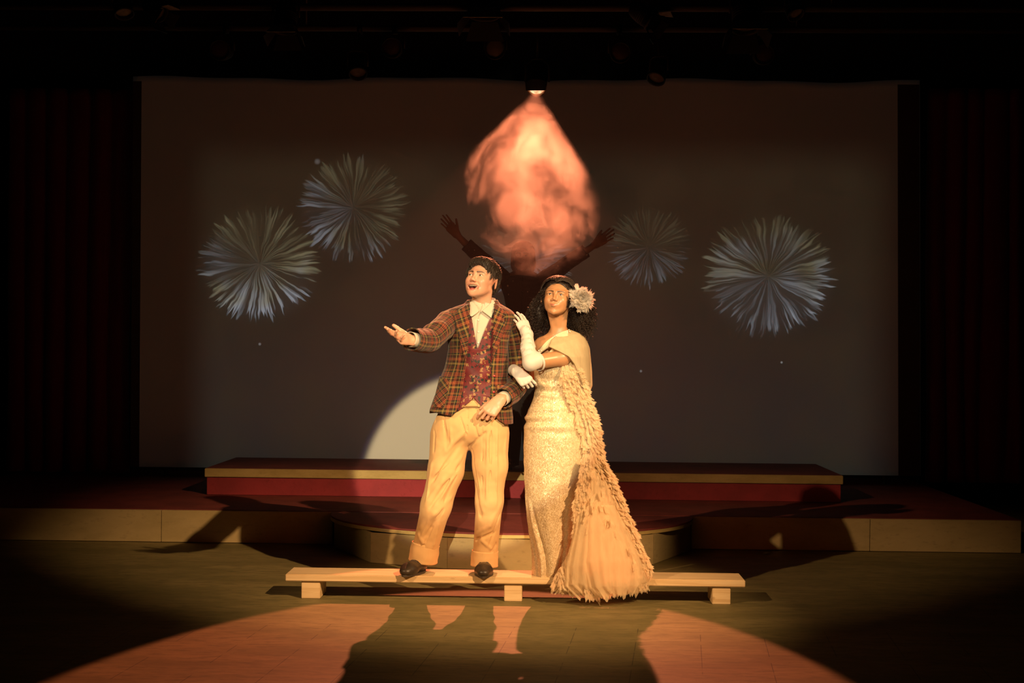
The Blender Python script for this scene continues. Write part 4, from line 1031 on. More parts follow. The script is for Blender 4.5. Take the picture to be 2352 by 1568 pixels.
# cut the open top of the glove just above her elbow
c0=P(1238,830,7.36); nrm=V3((sL-eL).normalized()); F=f.F; X,Y,Z=f.ax[0][:,None,None],f.ax[1][None,:,None],f.ax[2][None,None,:]
f.F=np.where(Z<c0.z+.075,np.maximum(F,((X-c0.x)*nrm[0]+(Y-c0.y)*nrm[1]+(Z-c0.z)*nrm[2]).astype(np.float32)),F)
Vt,Q=f.mesh(); Vt=smooth_mesh(Vt,Q,1,.4); link('glove',np_mesh('glove',Vt,Q),GLOVE,lady)
d=(sL-eL).normalized(); sleeve('glove_hem',[c0-d*.010,c0+d*.002],[.0475,.0480],GLOVE,lady,4,40,0,10,thick=.003)
hR=P(1186,853,7.40); 
f=glove('glove',hR,(.68,-.30,-.66),(-.10,-.93,.34),-1,[(34,48,24),(50,66,40),(58,72,44),(62,74,44)],
    [(P(1180,850,7.52),hR,.030,.027),(P(1200,862,7.60),P(1180,850,7.52),.034,.030)],[],spread=(.12,.03,-.04,-.10),thumb=(10,20,10))
Vt,Q=f.mesh(); Vt=smooth_mesh(Vt,Q,1,.4); link('glove',np_mesh('glove',Vt,Q),GLOVE,lady)
# ---- gown
t=NT('gold_sequin_cloth'); p=t.pos(); 
vo=t.node('ShaderNodeTexVoronoi',{'Vector':t.vmath('MULTIPLY',p,(1,1,.55)),'Scale':300.0}); sp_=vo.outputs['Color']; r_,g_,b_=t.sep(sp_)
n=t.noise(p,60,4,.7); n2=t.noise(t.vmath('MULTIPLY',p,(1,1,2.5)),11,3)
c=t.mix(r_,(.56,.42,.25,1),(.80,.65,.44,1)); c=t.mix(t.mrange(n,.35,.7,0,.5),c,(.50,.35,.16,1))
nm=t.node('ShaderNodeVectorMath',{0:t.vmath('SUBTRACT',sp_,(.5,.5,.5)),'Scale':.38},operation='SCALE').outputs[0]
geo=t.node('ShaderNodeNewGeometry').outputs['Normal']; nn2=t.vmath('NORMALIZE',t.vmath('ADD',geo,nm))
bp=t.node('ShaderNodeBump',{'Strength':.5,'Distance':.002,'Height':n,'Normal':nn2}).outputs[0]
t.bsdf(c,t.mrange(g_,0,1,.25,.6),bp,Metallic=.12,Specular_IOR_Level=.5); GOLD=t.m
LD=Loft([(752,1268,1300,.050,.05,.02),(768,1246,1326,.080,.075,.012),(785,1238,1336,.100,.085),(800,1233,1338,.112,.09),(830,1228,1334,.126,.10),(850,1227,1330,.122,.10),(880,1228,1322,.108,.098),(905,1227,1319,.106,.10),(930,1219,1324,.112,.112),(958,1208,1334,.122,.124),(1000,1203,1343,.128,.132),(1050,1203,1344,.126,.128),(1100,1205,1340,.122,.122),(1150,1208,1334,.118,.118),(1200,1212,1328,.114,.114),(1250,1219,1322,.110,.110),(1290,1222,1312,.106,.106),(1327,1221,1298,.100,.100)],YW,2.15)
zw=lambda py: P(1275,py,YW).z
def gtop(ph):
    p=ph if ph<PI else ph-2*PI; s_=math.sin(p)
    return zw(float(np.interp(s_,[-1,-.62,-.35,-.05,.30,.62,1],[826,818,803,786,768,764,775]))) if abs(p)<PI/2 else zw(float(np.interp(abs(p),[PI/2,PI],[826 if p<0 else 775,800])))
def gdisp(ph,z):
    p=ph if ph<PI else ph-2*PI; r=0
    for (zc,a,w_,am,p0) in ((zw(957),.10,.010,.010,-1.3),(zw(968),.06,.009,-.008,-1.1),(zw(980),.05,.012,.007,-.9),(zw(940),.05,.010,.006,-.6),(zw(893),-.10,.010,-.006,-.8),(zw(880),-.12,.012,.007,-.7),(zw(905),-.06,.010,.005,-.4),(zw(992),.03,.014,-.005,.2),(zw(865),-.12,.012,-.005,-.5)):
        dz=(z-zc-a*(p+1.0)*.12)/w_; r+=am*math.exp(-dz*dz)*math.exp(-((p-p0)/.9)**2)
    # long drapes falling to the hem
    for (pa,za,pb,zb_,w_,am) in ((-1.15,zw(1130),-.35,zw(1320),.10,.014),(-.95,zw(1140),-.10,zw(1325),.08,-.013),(-1.30,zw(1200),-.70,zw(1325),.09,-.010),(-.5,zw(1050),.1,zw(1325),.16,.007),(.3,zw(1000),.5,zw(1300),.12,-.006),(-1.45,zw(1000),-1.25,zw(1250),.12,.006)):
        if za>=z>=zb_-.02:
            k=(za-z)/(za-zb_); pc=pa+(pb-pa)*k; r+=am*math.sin(min(1,k*1.3)*PI/2)*math.exp(-((p-pc)/w_)**2)
    return r
def ghem(ph):
    p=ph if ph<PI else ph-2*PI; return zw(1325+4*math.sin(p*5)+ (0 if p<0.3 else 3))
shell('gown',LD,zw(760),zw(1326),lambda z:-PI+.002,lambda z:-PI,0.0,GOLD,lady,150,150,.004,.004,13,8,hem=ghem,top=gtop,disp=gdisp)
def band(name, pts, r, mat, parent, off=.004, loft=None, n=6):
    C=[]; 
    for (px,py) in pts:
        q=P(px,py,YW-.12)
        for _ in range(3): q=P(px,py,loft.front(q.x,q.z,off))
        C.append(q)
    C=catmull(C,6); b=MB(); b.tube(C,r,8); return b.build(name,mat,parent,True)
# pleated neckline band
for k in range(4):
    band('neckline_fold',[(1229+k,823-k*3.4),(1240+k,810-k*3),(1254,799-k*3.6),(1270,787-k*3.8),(1288,776-k*3.5),(1304,769-k*3)],.0065,cloth_mat('cream_chiffon_band',(.72,.62,.42),(.68,.57,.38)),lady,.006,LD)
PEARL=flat('pearl',(.85,.8,.7),.12,Specular_IOR_Level=.8)
random.seed(5)
pb=[(1231,806),(1234,808),(1237,805),(1240,809),(1243,805),(1229,809),(1236,811),(1274,772),(1277,770),(1303,760),(1307,757),(1309,761),(1304,764)]
b=MB()
for (px,py) in pb:
    q=P(px,py,YW-.12)
    for _ in range(3): q=P(px,py,LD.front(q.x,q.z,.016))
    b=MB(); b.lathe([(.0036*math.sin(PI*i/8),-.0036*math.cos(PI*i/8)) for i in range(9)],10,Matrix.Translation(q)); b.build('bead',PEARL,lady,True)
# ---- shawl over her left shoulder
t=NT('cream_chiffon'); p=t.pos(); n=t.noise(t.vmath('MULTIPLY',p,(60,60,4)),1,3); b1=t.n.new('ShaderNodeBsdfDiffuse'); b1.inputs[0].default_value=(.70,.58,.37,1)
b2=t.n.new('ShaderNodeBsdfTranslucent'); b2.inputs[0].default_value=(.80,.68,.46,1); b3=t.n.new('ShaderNodeBsdfTransparent')
m1=t.n.new('ShaderNodeMixShader'); m1.inputs[0].default_value=.35; t.t.links.new(b1.outputs[0],m1.inputs[1]); t.t.links.new(b2.outputs[0],m1.inputs[2])
m2=t.n.new('ShaderNodeMixShader'); t.set(m2.inputs[0],t.mrange(n,.3,.7,.02,.14)); t.t.links.new(m1.outputs[0],m2.inputs[1]); t.t.links.new(b3.outputs[0],m2.inputs[2]); t.t.links.new(m2.outputs[0],t.out.inputs[0]); CHIF=t.m
def tulle(name, alpha, col):
    t=NT(name); p=t.pos(); n=t.noise(t.vmath('MULTIPLY',p,(16,16,1.6)),1,3,.5); b1=t.n.new('ShaderNodeBsdfDiffuse'); b1.inputs[0].default_value=(*col,1)
    b2=t.n.new('ShaderNodeBsdfTranslucent'); b2.inputs[0].default_value=(*col,1); b3=t.n.new('ShaderNodeBsdfTransparent')
    m1=t.n.new('ShaderNodeMixShader'); m1.inputs[0].default_value=.3; t.t.links.new(b1.outputs[0],m1.inputs[1]); t.t.links.new(b2.outputs[0],m1.inputs[2])
    m2=t.n.new('ShaderNodeMixShader'); t.set(m2.inputs[0],t.mrange(n,.3,.7,1-alpha-.05,1-alpha+.12)); t.t.links.new(m1.outputs[0],m2.inputs[1]); t.t.links.new(b3.outputs[0],m2.inputs[2]); t.t.links.new(m2.outputs[0],t.out.inputs[0]); return t.m
def drape(name, rows, mat, parent, nu=50, nv=60, pleat=0.0, npl=9, seed=0, ragged=0.0, close=.0):
    """cloth sheet bulging towards the hall; rows: (y left, x left, y right, x right, depth of edge left, right, bulge)"""
    R=np.array(rows,float); ks=np.linspace(0,1,len(rows)); V=[]
    for j in range(nv+1):
        v=j/nv; r=[float(np.interp(v,ks,R[:,c])) for c in range(7)]
        for i in range(nu+1):
            u=i/nu; s_=math.sin(PI*u); Yd=r[4]+(r[5]-r[4])*u-r[6]*s_**.7
            px=r[1]+(r[3]-r[1])*(.5-.5*math.cos(PI*u)); py=r[0]+(r[2]-r[0])*(.5-.5*math.cos(PI*u))
            if ragged: py+=ragged*v**6*(fn3((u*9,0,0),1,seed)+.6*fn3((u*31,0,0),1,seed+2))
            Yd+=pleat*(.3+.7*v)*(math.sin(u*npl*2*PI+2*fn3((u*3,v,0),1,seed))+.5*fn3((u*8,v*1.5,0),1,seed+1))
            V.append(P(px,py,Yd))
    n=nu+1; Fc=[(j*n+i,(j+1)*n+i,(j+1)*n+i+1,j*n+i+1) for j in range(nv) for i in range(nu)]
    me=pydata(V,Fc,name); o=link(name,me,mat,parent,True); return o
sh=drape('shawl',[(764,1284,757,1310,7.47,7.56,.02),(780,1266,765,1332,7.425,7.58,.06),(796,1259,775,1344,7.39,7.60,.09),(806,1280,795,1352,7.375,7.61,.095),(818,1304,820,1355,7.37,7.62,.095),(835,1318,850,1356,7.39,7.63,.085),(865,1332,875,1357,7.41,7.63,.075),(893,1340,898,1353,7.45,7.62,.04)],CHIF,lady,40,60,.003,4,3)
md=sh.modifiers.new('s','SOLIDIFY'); md.thickness=.0015
drape('shawl',[(775,1322,770,1344,7.56,7.64,.01),(800,1330,800,1355,7.53,7.68,.05),(850,1322,850,1360,7.50,7.69,.06),(880,1330,885,1361,7.50,7.68,.05),(905,1340,898,1356,7.55,7.64,.02)],CHIF,lady,30,50,.004,3,6)
# ---- tulle train
TU1=tulle('cream_tulle',.55,(.93,.74,.48)); TU2=tulle('inner_tulle',.88,(.93,.72,.45))
drape('train',[(1050,1350,1052,1382,7.46,7.56,.02),(1100,1338,1108,1408,7.42,7.58,.05),(1150,1328,1160,1430,7.40,7.58,.07),(1200,1322,1205,1450,7.385,7.56,.09),(1250,1312,1255,1470,7.38,7.53,.10),(1300,1300,1300,1488,7.375,7.50,.10),(1345,1292,1335,1494,7.375,7.46,.085),(1366,1302,1352,1488,7.375,7.45,.07)],TU2,lady,120,80,.008,6,4,12)
drape('train',[(1060,1352,1062,1390,7.45,7.54,.03),(1110,1338,1115,1415,7.41,7.55,.07),(1160,1328,1165,1436,7.385,7.55,.09),(1210,1320,1212,1458,7.37,7.53,.11),(1260,1308,1260,1480,7.36,7.51,.125),(1300,1298,1295,1496,7.36,7.49,.13),(1345,1296,1325,1500,7.355,7.46,.11),(1376,1330,1345,1490,7.355,7.44,.08)],TU1,lady,150,90,.008,9,9,16)
drape('train',[(1160,1345,1160,1425,7.40,7.54,.10),(1220,1340,1220,1450,7.37,7.52,.13),(1290,1335,1290,1478,7.35,7.49,.15),(1350,1350,1345,1478,7.34,7.46,.14),(1380,1378,1366,1462,7.33,7.42,.10)],TU1,lady,130,80,.007,7,14,20)
# ---- feathers
def feather_mat(name,c1,c2):
    t=NT(name); p=t.pos(); n=t.noise(p,30,3); c=t.mix(t.mrange(n,.3,.7),(*c1,1),(*c2,1)); b1=t.n.new('ShaderNodeBsdfDiffuse'); t.set(b1.inputs[0],c); b2=t.n.new('ShaderNodeBsdfTranslucent'); t.set(b2.inputs[0],c)
    m=t.n.new('ShaderNodeMixShader'); m.inputs[0].default_value=.60; t.t.links.new(b1.outputs[0],m.inputs[1]); t.t.links.new(b2.outputs[0],m.inputs[2]); t.t.links.new(m.outputs[0],t.out.inputs[0]); return t.m
FEA=feather_mat('peach_feathers',(.96,.76,.53),(.96,.82,.60)); FEW=feather_mat('white_feathers',(.88,.84,.78),(.84,.78,.70))
def feather(b, root, d, nrm, L, W, curl=.3, seg=6, slits=True, rng=random):
    """a soft plume: a curved spine with fine overlapping barbs on both sides"""
    d=Vector(d).normalized(); nrm=Vector(nrm); nrm=(nrm-d*nrm.dot(d)).normalized(); p=Vector(root); tw=rng.uniform(-.6,.6); s_=d.cross(nrm)
    n=12; V=[];Fc=[]; h=L/n; bl=W*2.2+.005
    for i in range(n):
        t_=i/(n-1); a=curl*t_; dd=d*math.cos(a)+nrm*math.sin(a); sd=s_*math.cos(tw*t_)+nrm*math.sin(tw*t_); q=p+dd*h
        w_=bl*(.45+.75*math.sin(PI*min(1,t_*.75+.2)))
        for sg in (-1,1):
            jl=w_*rng.uniform(.6,1.25); tip=p+dd*(jl*1.15+h*.4)+sd*sg*jl*.50+nrm*rng.uniform(-.08,.15)*jl
            k=len(V); V+=[p-dd*h*.1,p+sd*sg*jl*.26+dd*jl*.45,tip,p+dd*(h*.9+jl*.25)+sd*sg*jl*.08]; Fc.append((k,k+1,k+2,k+3) if sg>0 else (k+3,k+2,k+1,k))
        p=q
    b.add(V,Fc)
random.seed(21)
b=MB()
def along(pts,t_):
    k=t_*(len(pts)-1); i=min(int(k),len(pts)-2); f_=k-i; return [pts[i][c]*(1-f_)+pts[i+1][c]*f_ for c in range(len(pts[0]))]
# hip cascade: rows of (y, x inner, x outer)
casc=[(835,1292,1322),(860,1288,1334),(890,1296,1342),(915,1310,1350),(945,1322,1362),(980,1332,1368),(1010,1340,1372),(1040,1345,1376),(1070,1345,1390),(1095,1340,1408)]
for k in range(3000):
    y,xa,xb=along(casc,random.random()); u=random.random()**.8; px=xa+(xb-xa)*u; q=P(px,y,YW-.1)
    cx_,rx,df,db,cy=LD.at(q.z); uu=(q.x-cx_)/(rx+.02); lift=random.uniform(.006,.022)
    if abs(uu)<.97: Yq=LD.front(q.x,q.z,lift)
    else: Yq=cy-.04-random.uniform(-.05,.05)
    q=P(px,y,Yq); out=Vector((.45*u+random.uniform(-.35,.35)+(.45 if u>.75 else 0),-.22,-1))
    feather(b,q,out,(.25+.5*u,-1,.1),random.uniform(.028,.060),random.uniform(.0018,.0062),random.uniform(-.1,.7))
# outer edge of the train, inner edge and bottom
edge_o=[(1085,1398),(1110,1414),(1135,1424),(1160,1432),(1190,1446),(1220,1458),(1250,1468),(1280,1482),(1300,1490)]
for k in range(1000):
    y,px=along(edge_o,random.random()**1.15); px-=random.random()**1.5*26; Yq=7.50-.05*random.random()-.07*max(0,min(1,(y-1100)/200)); 
    feather(b,P(px,y,Yq),(random.uniform(.0,.9),-.25,-1),(.5,-1,.2),random.uniform(.026,.055),random.uniform(.0016,.0055),random.uniform(0,.8))
edge_i=[(1040,1352),(1090,1343),(1140,1330),(1190,1330),(1240,1326),(1280,1312),(1320,1292),(1345,1286)]
for k in range(1400):
    y,px=along(edge_i,random.random()); px+=random.uniform(-9,12)*(1+max(0,(y-1240)/100)); Yq=7.375-.02*random.random()
    feather(b,P(px,y,Yq),(random.uniform(-.5,.35),-.12,-1),(random.uniform(-.6,.4),-1,.2),random.uniform(.028,.058),random.uniform(.0016,.0058),random.uniform(-.1,.6))
for k in range(600):
    u=random.random(); px=1285+95*u; y=1300+45*random.random()
    feather(b,P(px,min(y,1330+20*u),7.355-.02*random.random()),(random.uniform(-.5,.5),-.1,-1),(random.uniform(-.5,.5),-1,.2),random.uniform(.028,.058),random.uniform(.0015,.005),random.uniform(-.1,.5))
for k in range(900):   # tufts along the ragged bottom of the tulle and over it
    u=random.random(); px=1345+140*u; y=1362-22*u+random.uniform(-22,2)
    feather(b,P(px,y,7.30+.10*u),(random.uniform(-.3,.5),-.1,-1),(0,-1,.1),random.uniform(.02,.05),random.uniform(.0007,.0022),random.uniform(-.1,.3))
for k in range(90):
    px=random.uniform(1345,1470); y=random.uniform(1080,1300); 
    if px>1360+ (y-1050)*.42: continue
    feather(b,P(px,y,7.31+.05*random.random()),(random.uniform(-.4,.5),-.1,-1),(0,-1,.1),random.uniform(.03,.05),random.uniform(.004,.009),.2)
ft=b.build('feather_trim',FEA,lady); ft['kind']='stuff'
# ---- curly hair
f=Field(axis((P(1205,700,7.5).x,P(1380,700,7.5).x,.0045)),axis((7.36,7.76,.0045)),axis((1.46,1.82,.0045)))
S=HW.s
f.ell(HW.w(0,.024,.048),[.083*S*1.10,.098*S,.090*S],HW.Rn,.01)
f.ell(P(1332,722,7.60),[.060,.070,.085],None,.05); f.ell(P(1238,722,7.60),[.036,.060,.080],None,.05); f.ell(P(1285,715,7.66),[.11,.055,.12],None,.05); f.cone(P(1320,675,7.58),P(1335,700,7.60),.045,.055,.04); f.cone(P(1252,675,7.58),P(1238,700,7.60),.030,.035,.04)
f.ell(HW.w(0,-.10,-.008),[.074*S*1.12,.083*S,.094*S],HW.Rn,.008,'s'); f.ell(HW.w(.0,-.06,-.12),[.052*S*1.1,.09*S,.09*S],HW.Rn,.008,'s')
f.cone(HW.w(0,.022,-.03),P(1284,775,7.53),.064,.075,.01,'s'); f.cone(HW.w(0,-.03,-.05),P(1284,775,7.50),.060,.080,.01,'s')
Vt,Q=f.mesh()
nz_=np.array([fn3(v,55,2)*.6+fn3(v,120,5)*.4 for v in Vt]); Vt=Vt+((Vt-V3(P(1285,700,7.60)))/np.linalg.norm(Vt-V3(P(1285,700,7.60)),axis=1)[:,None])*nz_[:,None]*.007
hb=MB(); hb.add(Vt,Q)
random.seed(8); Lw=HW.loc(Vt)
cand=[i for i in range(len(Vt))]; cen=V3(P(1285,705,7.60))
for k in range(3300):
    i=random.choice(cand); v=Vector(Vt[i]); l=Lw[i]
    if l[2]>.055 or (l[1]<-.03 and abs(l[0])<.062 ) or (l[1]<.04 and abs(l[0])<.10 and l[2]<-.01): continue
    if l[1]>.10 and random.random()<.6: continue
    d=(v-Vector(cen)).normalized(); down=Vector((d.x*.35,d.y*.3,-1)).normalized()
    top=l[2]>.06
    ln=random.uniform(.035,.075) if not top else random.uniform(.03,.05); rad=random.uniform(.0040,.0085) if not top else .0022
    turns=random.uniform(1.6,3.0)*(ln/.05); a0=random.uniform(0,6.28); e1=down.orthogonal().normalized(); e2=down.cross(e1); pts=[]
    m=int(turns*8)+2; rt=random.uniform(.0016,.0028)
    for j in range(m):
        t_=j/(m-1); a=a0+turns*2*PI*t_; base=v+down*ln*t_+d*(.004+.010*t_*(0 if top else 1)-.004*top*t_)
        pts.append(base+(e1*math.cos(a)+e2*math.sin(a))*rad*(.4+.6*t_))
    hb.tube(pts,[rt*(1-.6*(j/(m-1))) for j in range(m)],3,False)
# waves running from the parting over the crown and down the sides
def scalp(th, y):   # th: 0 at the top, +/- to the sides; y along the head
    ex=math.sqrt(max(.10,1-((y-.020)/.118)**2)); return Vector((math.sin(th)*.0985*ex, y, .048+math.cos(th)*.094*ex))
for k in range(420):
    y0=random.choice((random.uniform(-.092,-.05),random.uniform(-.06,.115))); sgn=random.choice((-1,1)); th0=.10+random.uniform(-.12,.12); ph=random.uniform(0,6.28); am=random.uniform(.0015,.004); pts=[]
    m=26; 
    for j in range(m):
        t_=j/(m-1); th=th0+sgn*t_*(1.75 if y0>-.05 else 1.55); y=y0+.05*t_*max(0,1-(y0+.06)/.1)+am*1.4*math.sin(ph+t_*26); 
        q=scalp(th,min(y,.130)); q=q*(1+am*.8*math.cos(ph+t_*26)/.09); pts.append(HW.w(q.x,q.y,q.z))
    hb.tube(pts,[.0030*(1-.5*(j/(m-1))) for j in range(m)],4,False)
# loose strands at the outline
for k in range(320):
    i=random.choice(cand); v=Vector(Vt[i]); l=Lw[i]
    if l[1]<.05 or (l[2]>.04): continue
    d=(v-Vector(cen)).normalized(); p_=v; pts=[]; dr=(d+Vector((random.uniform(-.5,.5),random.uniform(-.4,.4),random.uniform(-.8,.2)))).normalized()
    for j in range(9): pts.append(p_); dr=(dr+Vector([random.uniform(-.9,.9) for _ in range(3)])*.8).normalized(); p_=p_+dr*.0055
    hb.tube(pts,.0006,3,False)
hb.build('hair',HAIR_W,lady,True)
# ---- feather flower in her hair
random.seed(17); b=MB(); fc=P(1333,687,7.445); face=Vector((.35,-1,.1)).normalized()
for k in range(520):
    a=random.uniform(0,2*PI); r=random.random()**.6; e1=face.orthogonal().normalized(); e2=face.cross(e1); dr=(e1*math.cos(a)+e2*math.sin(a))
    el=random.uniform(.05,1.2); dd=(dr*math.cos(el)+face*math.sin(el)).normalized(); q=fc+dr*.012*r+face*random.uniform(-.012,.01)
    feather(b,q,dd,face if el<.8 else dr,random.uniform(.034,.072)*(1-.35*math.sin(el)),random.uniform(.0022,.0080),random.uniform(-.9,1.5),7)
for k in range(9):
    a=random.uniform(-.9,.6); dr=Vector((math.cos(a),.1,math.sin(a))); feather(b,fc+dr*.035+Vector((0,-.02,0)),dr,face,.030,.011,-1.2,6,False)
for a in (1.9,2.0,1.75): feather(b,fc+Vector((-.01,0,.03)),(math.cos(a),-.1,math.sin(a)),face,.055,.004,.3)
hf=b.build('hair_flower',FEW,lady); hf['label']='white feather hair flower'
# ================================================================ performer at the back, arms thrown up
YR=10.75; ZR=ZU+.002
HR=Head(P(1201,592,YR-.02), rotm(-4,6,0), 1.0)
f=Field(axis((P(1000,500,YR).x,P(1425,500,YR).x,.0045)),axis((10.45,10.98,.0045)),axis((ZU,1.45,.015),(1.45,2.55,.0045)))
add_head(f,HR,'closed',False)
nb=P(1201,628,YR+.03); add_neck(f,HR,nb,.050,.055)
a1,b1=P(1160,650,YR),P(1240,650,YR)
f.cone(nb,a1,.05,.055,.04); f.cone(nb,b1,.05,.055,.04)
f.cone(P(1200,660,YR),P(1200,740,YR),.12,.12,.04,flat=((0,1,0),.72)); f.cone(P(1200,740,YR),P(1198,800,YR),.115,.125,.04,flat=((0,1,0),.75))
e1,w1=P(1098,588,YR-.06),P(1050,540,YR-.10); e2,w2=P(1305,603,YR-.06),P(1366,563,YR-.10)
f.cone(a1,e1,.046,.038,.02); f.cone(e1,w1,.036,.024,.02); f.cone(b1,e2,.046,.038,.02); f.cone(e2,w2,.036,.024,.02)
for s_,kx in ((-1,1178),(1,1220)):
    k1=Vector((P(kx,1000,YR).x,YR-.02,ZU+.50)); k2=Vector((P(kx-(8 if s_<0 else -6),1000,YR).x,YR,ZU+.07))
    f.cone(P(1199+s_*14,805,YR),k1,.085,.058,.03); f.cone(k1,k2,.056,.036,.03); f.cone(k2,k2+Vector((0,-.13,-.03)),.036,.03,.02)
add_hand(f,w1,(-.64,-.12,.76),(.10,.9,.1),-1,[(4,8,4),(2,4,4),(4,6,4),(6,8,6)],S=1.0,thumb=(40,0,10))
add_hand(f,w2,(.80,-.12,.58),(-.1,.9,.1),1,[(6,8,4),(2,4,4),(4,6,4),(6,8,6)],S=1.0,thumb=(30,0,10))
Vt,Q=f.mesh(); Vt=smooth_mesh(Vt,Q,1,.35); del f
cols=face_cols(Vt,HR,(.34,.19,.12),False,'closed')
rear=link('person',np_mesh('person',Vt,Q,cols),SKIN); tag(rear,'dim person in dark glittering shirt with both arms thrown up, on the upper platform','person')
head_parts(HR,rear,False,'closed','brown')
for o in rear.children:
    if o.name.startswith('eye'): gaze(o,HR.R@Vector((0,-1,0)),HR)
t=NT('dark_sequin_fabric'); p=t.pos(); vo=t.node('ShaderNodeTexVoronoi',{'Vector':p,'Scale':26.0}); x_,y_,z_=t.sep(vo.outputs['Color'])
sq=t.math('MULTIPLY',t.math('GREATER_THAN',x_,.78),t.math('LESS_THAN',vo.outputs['Distance'],.20))
n=t.noise(p,14,4); c=t.mix(n,(.050,.018,.018,1),(.025,.012,.014,1)); c=t.mix(sq,c,(.9,.85,.8,1))
t.bsdf(c,t.mix(sq,(.8,.8,.8,1),(.15,.15,.15,1)),t.bump(n,.4,.004),Metallic=0.0); DARK=t.m
sleeve('sleeve',[P(1170,655,YR),P(1150,634,YR-.01),P(1122,607,YR-.03),P(1098,586,YR-.06),P(1071,561,YR-.08)],[.055,.064,.058,.054,.050],DARK,rear,8,28,.006,22,seed=4)
sleeve('sleeve',[P(1232,655,YR),P(1252,640,YR-.01),P(1280,622,YR-.03),P(1306,602,YR-.06),P(1346,576,YR-.09)],[.055,.064,.058,.054,.050],DARK,rear,8,28,.006,22,seed=6)
LR=Loft([(628,1182,1220,.06,.06,.02),(638,1160,1240,.085,.08),(650,1148,1252,.115,.105),(680,1158,1242,.13,.12),(730,1164,1236,.13,.12),(780,1164,1234,.125,.12),(830,1158,1240,.135,.13)],YR,2.2)
zr=lambda py:P(1200,py,YR).z
shell('shirt',LR,zr(630),zr(826),lambda z:.03,lambda z:-.03,0.0,DARK,rear,40,60,.004,.006,12,3)
tm=cloth_mat('dark_trouser_cloth',(.02,.014,.014),(.016,.012,.012))
for s_,kx in ((-1,1178),(1,1220)):
    k1=Vector((P(kx,1000,YR).x,YR-.02,ZU+.50)); k2=Vector((P(kx-(8 if s_<0 else -6),1000,YR).x,YR,ZU+.03))
    sleeve('trouser_leg',[P(1199+s_*10,800,YR),P(1199+s_*14,850,YR),k1,k2],[.125,.105,.082,.075],tm,rear,10,28,.006,14,seed=kx)
f=Field(axis((P(1150,560,YR).x,P(1252,560,YR).x,.005)),axis((10.5,10.95,.005)),axis((1.78,2.36,.005)))
f.ell(HR.w(0,.02,.05),[.092,.105,.088],HR.Rn,.01); f.ell(HR.w(0,.045,-.04),[.100,.075,.10],HR.Rn,.04); f.ell(HR.w(0,-.11,-.02),[.062,.09,.092],HR.Rn,.01,'s')
Vt,Q=f.mesh(); d=Vt-V3(HR.c); Vt=Vt+d/np.linalg.norm(d,axis=1)[:,None]*(np.sin(np.arctan2(d[:,1],d[:,0])*46+d[:,2]*20)*.0022)[:,None]
link('hair',np_mesh('hair',Vt,Q),HAIR_M,rear)
for kx in (1170,1226):
    x=P(kx,1000,YR).x; b=MB(); b.box(x-.045,x+.045,YR-.17,YR+.09,ZU+.001,ZU+.065,.02); b.build('shoe',LEATHER,rear,True)
# ================================================================ lighting rig overhead
BLK=flat('black_powder_coat',(.018,.017,.016),.5); STEEL=flat('dull_pipe_steel',(.12,.10,.09),.5)
GLS=worn('frosted_lens_glass',(.22,.19,.16),(.15,.13,.12),.4,12); GEL=worn('amber_gel',(.10,.04,.03),(.07,.03,.025),.5,12); SIL=worn('scratched_aluminium',(.45,.43,.38),(.2,.19,.17),.45,20)
pipe_a=P(1176,18,9.2).z; pipe_b=P(1176,96,10.5).z
b=MB(); b.tube([(-6,9.2,pipe_a+.055),(6,9.2,pipe_a-.055)] if False else [(-6,9.2,pipe_a),(6,9.2,pipe_a)],.024,16); tag(b.build('lighting_pipe',STEEL,None,True),'long steel pipe across the top of the picture carrying the front row of lamps','pipe')
b=MB(); b.tube([(-6,10.5,pipe_b+.10),(6,10.5,pipe_b+.10)],.024,16); tag(b.build('lighting_pipe',STEEL,None,True),'steel pipe behind, carrying the row of round can lights and the lit lamp','pipe')
for i,(yy,zz_) in enumerate(((9.2,pipe_a),(10.5,pipe_b+.10))):
    for x in (-5.5,-1.9,1.9,5.5):
        b=MB(); b.tube([(x,yy,zz_+.02),(x,yy,5.99)],.006,6); o=b.build('hanger_cable',STEEL,bpy.data.objects['lighting_pipe' if i==0 else 'lighting_pipe.001'],True)
